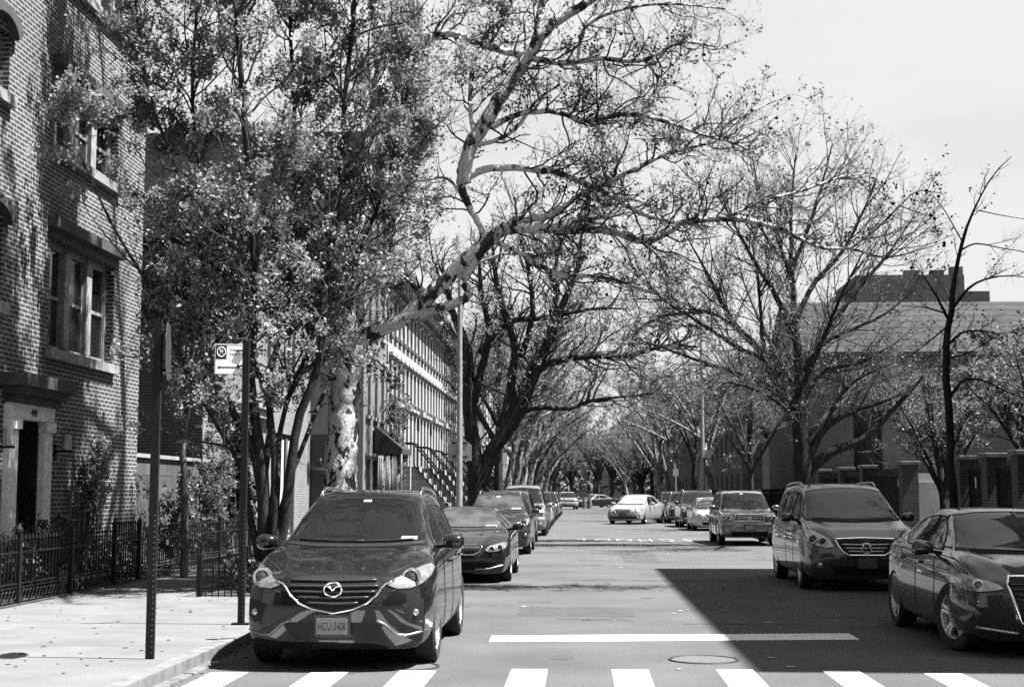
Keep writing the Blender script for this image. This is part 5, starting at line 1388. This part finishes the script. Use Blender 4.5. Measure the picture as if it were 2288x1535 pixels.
lim([(1100, 540), (1160, 565), (1200, 590), (1255, 615), (1310, 617), (1370, 625), (1440, 650)], [.05, .045, .045, .045, .04, .03, .02], 1.1)
lim([(1290, 480), (1330, 500), (1400, 512)], [.04, .04, .05], .3)
lim([(1050, 325), (1090, 320), (1150, 290), (1200, 225), (1250, 190)], [.05, .04, .035, .03, .02], .9)
lim([(1440, 135), (1470, 180), (1440, 260), (1400, 290)], [.03, .025, .02, .015], .9)
lim([(1290, 135), (1310, 60), (1400, 20), (1500, 10), (1620, 20)], [.03, .03, .025, .02, .015], 1.2)
lim([(1050, 470), (1000, 400), (930, 405), (880, 390)], [.03, .025, .02, .015], .8)
lim([(1605, 312), (1660, 262), (1710, 236), (1766, 212)], [.025, .018, .012, .005], .5)
lim([(1640, 320), (1700, 290), (1738, 258)], [.02, .012, .005], .3)
lim([(1900, 556), (1960, 510), (2010, 460), (2050, 428), (2104, 432)], [.025, .02, .015, .010, .005], .7)
lim([(1900, 556), (1980, 575), (2050, 560), (2112, 540)], [.022, .016, .011, .005], .5)
lim([(2010, 460), (2060, 478), (2090, 485)], [.014, .009, .004], .3)
lim([(1870, 400), (1930, 405), (1997, 450)], [.015, .01, .005], .3)
lim([(1620, 490), (1700, 450), (1780, 430), (1870, 400), (1950, 385)], [.035, .03, .025, .02, .01], 1.0)
lim([(960, 660), (900, 620, 1), (860, 560, 1.5)], [.08, .05, .03], .6)
lim([(1060, 330), (1050, 200), (1070, 100), (1130, 30)], [.04, .035, .03, .02], 1.0)
tr, ap = build_tree('plane_tree', 'big plane tree with flaking pale bark, its limbs reaching over the street', (b0.x, b0.y, .1), LB, 11,
    [dict(n=640, L=1.5, K=8, t0=.12, ang=1.0, up=.12, wig=.30, rat=.5, rmax=.020, tip=.4), dict(n=3600, L=.75, K=6, ang=.9, up=.08, wig=.32, rat=.6, rmax=.009, tip=.5), dict(n=11000, L=.34, K=4, ang=.8, up=.08, wig=.3, rat=.7, rmax=.006, tip=.6)],
    (26000, .032, .05), PLANE, mat('twig_dark', .04, .85), LEAF2, sides=12, K=34)
rg = np.random.default_rng(5)
tipsP = ap[2]; sel = rg.choice(len(tipsP), 60, replace=False)
ball = MB(); 
def ballmesh():
    bm = bmesh.new(); bmesh.ops.create_icosphere(bm, subdivisions=2, radius=.032); me = bpy.data.meshes.new('seed_ball'); bm.to_mesh(me); bm.free(); me.shade_smooth(); return me
bmsh = ballmesh(); bmsh.materials.append(mat('seed_ball', .02, .9))
cnt = 0
for i in sel:
    p = tipsP[i, -1]
    if p[0] < -1.0 or cnt > 44: continue
    cnt += 1
    o = bpy.data.objects.new('seed_ball', bmsh); COL.objects.link(o); o.parent = tr; o.location = (p[0] - b0.x, p[1] - b0.y, p[2] - .1 - .10)
for (qx, qy) in ((1763, 220), (1735, 264), (1722, 287), (1927, 412), (2049, 433), (2070, 426), (2097, 439), (2080, 482), (2088, 489), (2109, 549), (1995, 455)):
    p = at(qx, qy, Y); o = bpy.data.objects.new('seed_ball', bmsh); COL.objects.link(o); o.parent = tr; o.location = (p[0] - b0.x, p[1] - b0.y, p[2] - .1)
    
rgk = np.random.default_rng(77)
# --- leafy many-stemmed tree in front of it
Y = 22.0; LB = []
g = at(600, 1330, Y); g.z = .1
def stem(L, r, w=1): LB.append(([Vector((at(L[0][0], L[0][1], Y).x, Y, .1))] + px(L[1:], Y), [q * .68 for q in np.interp(np.linspace(0, 1, len(L)), np.linspace(0, 1, len(r)), r)], w))
stem([(596, 1330), (592, 1150), (580, 1000), (568, 920), (562, 800), (570, 650, -.4), (560, 450, -.8), (545, 250, -1), (530, 60, -1.2), (520, -160, -1.3), (500, -420, -1.6)], [.17, .13, .10, .08, .06, .035], 1.3)
stem([(602, 1330), (585, 1130), (560, 990), (520, 920), (492, 850), (488, 760), (470, 640, .3), (430, 500, .6), (380, 340, .8), (330, 200, 1), (290, -100, 1)], [.13, .09, .07, .05, .03], 1.3)
stem([(606, 1330), (640, 1130), (655, 1020), (672, 920), (705, 840), (722, 740), (730, 600, .4), (760, 420, .8), (770, 220, 1), (790, 40, 1.2), (800, -160, 1.2), (820, -400, 1)], [.15, .10, .085, .06, .035], 1.4)
stem([(600, 1320), (610, 1150), (612, 1000), (600, 850), (640, 700, .8), (650, 500, 1), (660, 300, 1.2), (650, 100, 1.4), (650, -150, 1.4), (660, -450, 1.2)], [.10, .07, .055, .03], 1.2)
stem([(598, 1330), (560, 1160), (545, 1060), (480, 940, -.4), (400, 800, -.8), (330, 640, -1), (250, 500, -1.2), (170, 330, -1.3)], [.09, .06, .045, .02], 1.4)
stem([(600, 1330), (625, 1150), (690, 960, 1.5), (760, 800, 3.4), (820, 690, 4.6), (870, 560, 5), (890, 380, 5), (880, 150, 4.5), (870, -100, 4)], [.08, .05, .04, .015], .9)
stem([(598, 1330), (588, 1100), (600, 900, .5), (520, 700, 1.2), (450, 420, 1.6), (430, 200, 1.6), (440, 0, 1.5), (430, -200, 1.5), (400, -400, 1.5)], [.10, .06, .045, .025], 1.3)
stem([(600, 1330), (618, 1100), (640, 900, 1), (760, 650, 1.6), (860, 420, 1.8), (900, 240, 1.8), (960, 80, 1.8)], [.09, .06, .045, .015], 1.2)
build_tree('leafy_tree', 'many-stemmed tree in dense young leaf between the brick house and the parked crossover', (g.x, g.y, .1), LB, 3,
    [dict(n=480, L=2.0, K=8, t0=.30, ang=.85, up=.16, wig=.2, rat=.55, rmax=.022, tip=.35, lend=.35), dict(n=3200, L=.9, K=6, ang=.8, up=.10, wig=.22, rat=.6, rmax=.009, tip=.5), dict(n=11000, L=.38, K=4, ang=.8, up=.05, wig=.2, rat=.7, rmax=.005, tip=.6)],
    (165000, .036, .06), DARKB, TWIG, LEAF, sides=9, K=34,
    keep=lambda e: ~((e[:, 0] < -6.95) & (e[:, 2] < 6.1 + rgk.normal(size=len(e)) * .25)) & ~((e[:, 0] > -2.3) & (e[:, 2] < 8)) & ~((e[:, 0] > -3.3) & (e[:, 2] < 3.9)) & ~((e[:, 0] > -2.75) & (e[:, 2] < 5.0)) & (e[:, 2] > 2.3))

# --- slender pale sapling and shrub inside the fence
Y = 25.5; LB = []
g = at(412, 1240, Y); g.z = .1
LB.append(([g] + px([(412, 1150), (410, 1000), (416, 900), (428, 800), (430, 700), (440, 560)], Y), [.075, .07, .06, .05, .045, .03, .015], 1))
LB.append((px([(412, 960), (430, 880), (450, 820), (500, 760)], Y), [.04, .035, .03, .012], 1))
LB.append((px([(420, 860), (390, 800), (350, 770)], Y), [.03, .02, .01], 1))
build_tree('sapling', 'slender pale-barked sapling behind the iron fence left of the leafy tree', (g.x, g.y, .1), LB, 8,
    [dict(n=40, L=.9, K=6, t0=.4, rmax=.012), dict(n=160, L=.4, K=5, rmax=.006)], (1500, .05, .05), bark_mat('bark_ash', .06, .2, 14, .4, .6, .2), TWIG, LEAF, K=20)
def shrub(label, x, y, w, d, h, n, size, seed, m=None, stems=14, name='shrub', z=.1, cat='shrub', dens=.7):
    rg = np.random.default_rng(seed); t = thing(name, label, cat, (x, y, z))
    P = np.zeros((stems, 6, 3)); a = rg.random(stems) * 6.28; rr = rg.random(stems) ** .5
    for j in range(6):
        u = j / 5; P[:, j, 0] = np.cos(a) * rr * w / 2 * (.35 + .65 * u) + rg.normal(size=stems) * .02; P[:, j, 1] = np.sin(a) * rr * d / 2 * (.35 + .65 * u); P[:, j, 2] = u * h * rg.uniform(.7, 1, stems)
    P = np.maximum(P, np.array([-99, -99, 0])); Rr = np.full((stems, 6), .012) * np.linspace(1, .4, 6)
    Q, QR = grow(rg, P, Rr, stems * 14, min(max(w, h), 2.2) * .28, K=4, t0=.15, ang=1, rmax=.005)
    v, f = join([tubes(P, Rr, 4), tubes(Q, QR, 3)]); link_mesh('stems', np_mesh('stems', v, f, 4), TWIG, t)
    v, f = leaves(rg, Q, n, size, .05); v[:, 2] = np.maximum(v[:, 2], .01); link_mesh('foliage', np_mesh('foliage', v, f, 4), m or LEAF, t)
    return t
LD = leaf_mat('leaf_dark', .045, .2, .5)
shrub('bushy pale shrub against the garden wall behind the iron fence', -8.35, 28.4, 1.2, 2.2, 1.9, 3200, .045, 21, LEAF3)
shrub('round dark bush below the carved doorway behind the fence', -8.25, 20.9, 1.0, 2.6, 1.15, 5200, .045, 22, LD, 26)
shrub('dark bush at the left end of the fence in front of the brick house', -8.25, 18.0, .9, 2.4, .95, 3600, .045, 23, LD, 22)
shrub('pale-leaved hedge at the foot of the trellis', -8.3, 25.6, .7, 3.0, .85, 3600, .04, 24, LEAF, 24)
shrub('low dark planting under the leafy tree behind the fence', -8.3, 31.5, .9, 4.5, .9, 4200, .05, 25, LD, 26)
shrub('low leafy plants inside the tree-pit guard', -5.0, 22.3, 1.1, 2.3, .5, 1500, .045, 26, LD, 18, z=.15, name='pit_planting', cat='plant')
shrub('scraggy shrub at the corner of the pale brick house', -8.6, 35.5, 1.4, 3.0, 4.0, 7000, .06, 27, LD, 22)
shrub('tall leafy shrub against the garden wall near the pale brick house', -8.5, 32.4, 1.0, 2.0, 3.0, 4000, .045, 37, LEAF3, 16)
shrub('leafy creeper mound over the dark awning', -6.9, 51.9, 1.2, 3.0, 6.2, 5200, .06, 28, LEAF3, 18)
def climber():
    rg = np.random.default_rng(31); t = thing('climbing_plant', 'climbing plant in leaf over the trellis on the dark brick wall', 'plant', (-8.7, 24.75, .1))
    P = np.zeros((9, 8, 3))
    for j in range(8):
        u = j / 7; P[:, j, 0] = .05 + .18 * u * rg.random(9); P[:, j, 1] = rg.normal(size=9) * .22 + (u - .5) * .4; P[:, j, 2] = u * 2.45
    Rr = np.full((9, 8), .012); Q, QR = grow(rg, P, Rr, 200, .35, K=4, t0=.5, ang=1.2, up=0, rmax=.005)
    Q[:, :, 0] = np.abs(Q[:, :, 0]) + .02
    v, f = join([tubes(P, Rr, 4), tubes(Q, QR, 3)]); link_mesh('stems', np_mesh('stems', v, f, 4), TWIG, t)
    v, f = leaves(rg, Q, 2200, .045, .05); v[:, 0] = np.maximum(v[:, 0], .01); link_mesh('foliage', np_mesh('foliage', v, f, 4), LEAF, t)
climber()

# --- dark forked tree farther up the left pavement
Y = 49.0; LB = []
g = at(1066, 1225, Y); g.z = .1
LB.append(([g] + px([(1066, 1130), (1062, 1040), (1052, 940), (1048, 850), (1040, 770), (1010, 690), (990, 600)], Y), [.38, .34, .30, .25, .22, .18, .12, .06], .8))
LB.append((px([(1072, 1080), (1100, 1010), (1145, 945), (1178, 875), (1205, 810), (1235, 740), (1262, 670), (1290, 600), (1300, 520)], Y), [.28, .26, .25, .22, .18, .15, .12, .09, .05], 1))
LB.append((px([(1150, 935), (1142, 860), (1150, 780), (1128, 700), (1108, 620), (1100, 540)], Y), [.17, .16, .14, .12, .09, .05], 1))
LB.append((px([(1058, 900), (1078, 820), (1092, 740), (1075, 660), (1070, 560)], Y), [.16, .14, .11, .08, .05], 1))
LB.append((px([(1175, 880), (1210, 822), (1260, 803), (1330, 796), (1400, 796), (1440, 785), (1500, 772), (1560, 776)], Y), [.14, .13, .12, .11, .10, .08, .06, .04], 1.2))
LB.append((px([(1150, 930), (1200, 912), (1270, 913), (1320, 896), (1380, 888), (1460, 880)], Y), [.09, .08, .075, .065, .05, .03], 1))
LB.append((px([(1165, 800), (1190, 700), (1180, 600), (1160, 520), (1150, 440)], Y), [.12, .10, .08, .05, .03], 1))
LB.append((px([(1070, 790), (1130, 725), (1200, 712), (1250, 705), (1330, 690), (1400, 690)], Y), [.10, .10, .09, .08, .05, .03], 1))
LB.append((px([(1215, 790), (1240, 700), (1240, 600), (1270, 500)], Y), [.10, .08, .06, .03], 1))
LB.append((px([(1400, 796), (1420, 745), (1460, 715), (1530, 700), (1600, 690)], Y), [.07, .06, .05, .04, .02], 1))
build_tree('street_tree', 'dark forked tree with limbs bound by wires behind the pale lamp post', (g.x, g.y, .1), LB, 17,
    [dict(n=300, L=2.4, K=8, t0=.3, ang=.9, up=.2, wig=.22, rmax=.04), dict(n=1300, L=1.1, K=6, ang=.8, up=.1, wig=.25, rmax=.014), dict(n=3800, L=.55, K=4, ang=.8, wig=.25, rmax=.008)],
    (9000, .055, .06), DARKB, TWIG, LEAF, K=26)

# --- wide bare tree on the right pavement
Y = 45.0; LB = []
g = at(1798, 1225, Y); g.z = .1
LB.append(([g] + px([(1798, 1120), (1794, 1040), (1787, 960), (1783, 900), (1786, 830), (1780, 760), (1774, 680), (1768, 590), (1768, 490), (1772, 410), (1778, 345)], Y), [.42, .34, .30, .25, .20, .16, .12, .09, .07, .05, .035, .02], 1.2))
for L, r_ in (([(1775, 935), (1732, 848), (1706, 792), (1645, 731), (1620, 688), (1590, 630), (1568, 590), (1530, 520)], .17), ([(1770, 945), (1723, 869), (1645, 835), (1559, 805), (1486, 779), (1430, 760)], .10),
              ([(1745, 840), (1700, 800), (1645, 775), (1559, 718), (1473, 662), (1430, 600)], .10), ([(1805, 1025), (1844, 955), (1904, 921), (1965, 900), (2040, 870)], .15),
              ([(1800, 1055), (1861, 1008), (1926, 982), (1982, 930), (2056, 848), (2112, 766)], .19), ([(1790, 860), (1815, 800), (1840, 766), (1904, 736), (1980, 700), (2050, 640)], .12),
              ([(1790, 900), (1840, 831), (1926, 809), (2010, 760)], .10), ([(1712, 800), (1703, 740), (1698, 680), (1693, 628), (1680, 540)], .08),
              ([(1790, 830), (1861, 723), (1926, 636), (1991, 560), (2030, 500)], .11), ([(1778, 760), (1732, 658), (1689, 590), (1640, 500), (1600, 430)], .11),
              ([(1776, 720), (1818, 636), (1883, 560), (1930, 470), (1960, 400)], .10), ([(1772, 640), (1740, 540), (1700, 440), (1680, 350)], .08), ([(1770, 600), (1810, 500), (1840, 400), (1860, 320)], .08),
              ([(1786, 880), (1740, 800, 2), (1690, 700, 3), (1650, 600, 4)], .10), ([(1786, 880), (1830, 780, -2), (1880, 660, -3.5), (1930, 560, -4)], .10), ([(1790, 960), (1740, 900, -2), (1660, 860, -4), (1580, 850, -5)], .10),
              ([(1796, 980), (1880, 900, 2), (1960, 850, 4), (2050, 820, 5)], .10), ([(1844, 955), (1880, 880), (1930, 840), (2000, 810)], .08), ([(1645, 731), (1590, 700), (1530, 690), (1480, 690)], .05)):
    LB.append((px(L, Y), list(np.linspace(r_, .018, len(L))), 1))
build_tree('street_tree', 'wide spreading tree with thin straight bare branches above the grey minivan', (g.x, g.y, .1), LB, 19,
    [dict(n=420, L=2.4, K=7, t0=.22, ang=.75, up=.08, wig=.10, rmax=.024, lend=.3), dict(n=2600, L=1.3, K=6, ang=.7, up=.08, wig=.13, rmax=.011), dict(n=8000, L=.6, K=4, ang=.6, up=.08, wig=.15, rmax=.0065)],
    (14000, .042, .06), DARKB, TWIG, LEAF2, K=26)
# --- thin young tree at right
Y = 28.0; LB = []
g = at(2130, 1290, Y); g.z = .1
LB.append(([g] + px([(2130, 1140), (2124, 1020), (2118, 900), (2114, 780), (2124, 700), (2134, 610), (2160, 510), (2185, 450), (2220, 390), (2260, 350)], Y), [.095, .085, .08, .076, .072, .06, .045, .03, .018, .013, .007], 1))
for L, r_ in (([(2118, 712), (2085, 650), (2045, 590)], .035), ([(2128, 690), (2170, 640), (2230, 618), (2310, 620)], .035), ([(2118, 770), (2155, 742), (2210, 742), (2250, 760)], .03),
              ([(2122, 890), (2150, 852), (2195, 850), (2260, 880), (2330, 900)], .035), ([(2112, 700), (2070, 688), (2020, 684)], .02), ([(2116, 730), (2080, 760), (2030, 800)], .02),
              ([(2145, 560), (2180, 545), (2240, 555), (2330, 570)], .02), ([(2150, 540), (2110, 470), (2080, 430)], .015), ([(2118, 800), (2160, 790), (2230, 750)], .02), ([(2185, 470), (2230, 480), (2290, 490)], .012)):
    LB.append((px(L, Y), list(np.linspace(r_, .006, len(L))), 1))
build_tree('young_tree', 'thin dark young tree standing by itself near the right edge', (g.x, g.y, .1), LB, 23,
    [dict(n=70, L=1.0, K=6, t0=.3, ang=.8, wig=.15, rmax=.009), dict(n=300, L=.5, K=5, wig=.2, rmax=.005)], (500, .03, .04), DARKB, TWIG, LEAF2, K=26)

# --- prototypes for the avenue
def proto(seed, h, spread, bark, leafn, fork=3.2, r0=.3, lean=0.0, nl=7, twig=TWIG, lf=LEAF3, ls=.08):
    rg = np.random.default_rng(seed); LB = []
    top = Vector((lean * .5, 0, fork)); LB.append(([Vector((0, 0, 0)), Vector((lean * .1, rg.normal() * .1, fork * .5)), top, Vector((lean * 1.2, rg.normal() * .4, h * .55)), Vector((lean * 2, rg.normal() * .8, h * .95))], [r0 * 1.2, r0, r0 * .85, r0 * .5, .03], 1))
    for k in range(nl):
        a = 2 * math.pi * (k + rg.uniform(-.3, .3)) / nl; s_ = spread * rg.uniform(.6, 1.1); z0_ = fork * rg.uniform(.8, 1.5); hz = h * rg.uniform(.6, .98)
        c, s2 = math.cos(a), math.sin(a); ox = lean * z0_ / fork * .5
        LB.append(([Vector((ox, 0, z0_)), Vector((ox + c * s_ * .28 + lean * .3, s2 * s_ * .28, z0_ + (hz - z0_) * .35)), Vector((ox + c * s_ * .62 + lean * .8, s2 * s_ * .6, z0_ + (hz - z0_) * .72)), Vector((ox + c * s_ + lean * 1.2, s2 * s_, hz))], [r0 * .55, r0 * .42, r0 * .22, .02], 1))
    t, _ = build_tree('street_tree', 'x', (0, 0, 0), LB, seed + 50,
        [dict(n=110, L=2.6, K=6, t0=.3, ang=.8, up=.12, wig=.2, rmax=.05), dict(n=600, L=1.4, K=5, ang=.8, wig=.22, rmax=.02), dict(n=2000, L=.7, K=4, wig=.22, rmax=.011)],
        (leafn, ls, .10), bark, twig, lf, sides=7, K=12)
    return t
protos = [proto(101, 12.5, 6.0, PLANEF, 5200, lean=.8, r0=.30), proto(102, 13.5, 5.2, DARKB, 4200, r0=.26, fork=4.2), proto(103, 12, 6.4, DARKB, 5600, fork=2.8, nl=9, lean=.5),
          proto(104, 14, 5.5, PLANEF, 4800, fork=4.6, lean=1.2, r0=.25, twig=TWIG), proto(105, 11.5, 5.0, DARKB, 9000, fork=2.6, nl=8, ls=.11)]
used = set()
def plant(k, x, y, rz, s, label, group):
    o = protos[k] if k not in used else copy_tree(protos[k]); used.add(k)
    o.location = (x, y, .1); o.rotation_euler = (0, 0, rz); o.scale = (s, s, s)
    o['label'] = label; o['group'] = group
rng = random.Random(12)
kinds = ['mottled plane tree leaning over the street', 'tall dark-barked tree', 'low-forking dark tree', 'slim pale-barked plane tree', 'bushy young-leaved tree']
Ls = [(80, 1), (88, 3), (97, 0), (107, 3), (121, 0), (137, 2), (156, 3), (178, 0), (205, 4), (240, 2)]
for i, (y, k) in enumerate(Ls):
    plant(k, -4.65, y, rng.uniform(-.5, .5), rng.uniform(.92, 1.1), f'{kinds[k]}, {ORD[i]} in the left row past the forked tree', 'trees of the left row')
Rs = [(64, 1), (82, 3), (96, 1), (111, 3), (124, 3), (137, 0), (154, 1), (176, 2), (203, 4), (238, 0)]
for i, (y, k) in enumerate(Rs):
    plant(k, 7.5, y, math.pi + rng.uniform(-.5, .5), (.62, .72, .8)[i] if i < 3 else rng.uniform(.85, 1.0), f'{kinds[k]}, {ORD[i]} in the right row past the wide tree', 'trees of the right row')
Bs = [(12.2, 49, 4, .5, 'small young-leaved tree just behind the black gates'), (16.5, 50, 4, .6, 'young-leaved tree behind the open gateway'), (12.6, 40, 4, .55, 'young-leaved tree overhanging the near black gate'), (21, 52, 4, .72, 'full young-leaved tree right of the thin young tree'),
      (14.5, 58, 4, .62, 'young-leaved tree in front of the dark brick hall'), (19, 56, 4, .7, 'young-leaved tree in the yard right of the garage'), (13, 92, 4, .9, 'bushy tree beside the dark school block'),
      (24, 62, 4, .75, 'bushy tree in front of the hall near the right frame edge')]
for x, y, k, s, lab in Bs: plant(k, x, y, rng.uniform(0, 6), s, lab, 'trees in the yards on the right')
Es = [(-16, 300, 4, 1.2), (-9, 285, 2, 1.2), (-3, 310, 4, 1.25), (3, 325, 4, 1.3), (9, 300, 2, 1.2), (16, 290, 4, 1.3), (24, 310, 4, 1.3), (-25, 310, 4, 1.3)]
for i, (x, y, k, s) in enumerate(Es): plant(k, x, y, i, s, f'{ORD[i]} tree of the clump closing the far end of the street', 'trees closing the street')

for i in range(14):
    plant(4, -26 + i * 4 + (i % 2), 262 + (i * 37) % 23, i * 1.3, 1.15 + (i % 3) * .15, f'{ORD[i]} bushy tree in the pale thicket across the far end of the street', 'thicket across the far end')
shrub('dense thicket of undergrowth filling the view under the farthest trees', 0, 300, 70, 10, 12, 26000, .55, 61, LEAF, 60, name='thicket')
# unseen houses and trees, added to block low sky behind the viewpoint
block('unseen brick house added behind the viewpoint to block low sky, left', -30, -7.0, -42, -11, 15, BRK, '+X', 7, 4)
block('unseen brick house added behind the viewpoint to block low sky, right', 10, 30, -42, -11, 15, BRK3, '-X', 7, 4)
for i, (x, y) in enumerate(((-5, -14), (-4.8, -24), (8, -13), (7.8, -23), (-1, -46), (4, -50))):
    plant([4, 2, 4, 2, 4, 4][i], x, y, i * 1.1, 1.0, f'{ORD[i]} unseen tree added behind the viewpoint to fill the gap of low sky', 'added trees behind the viewpoint')
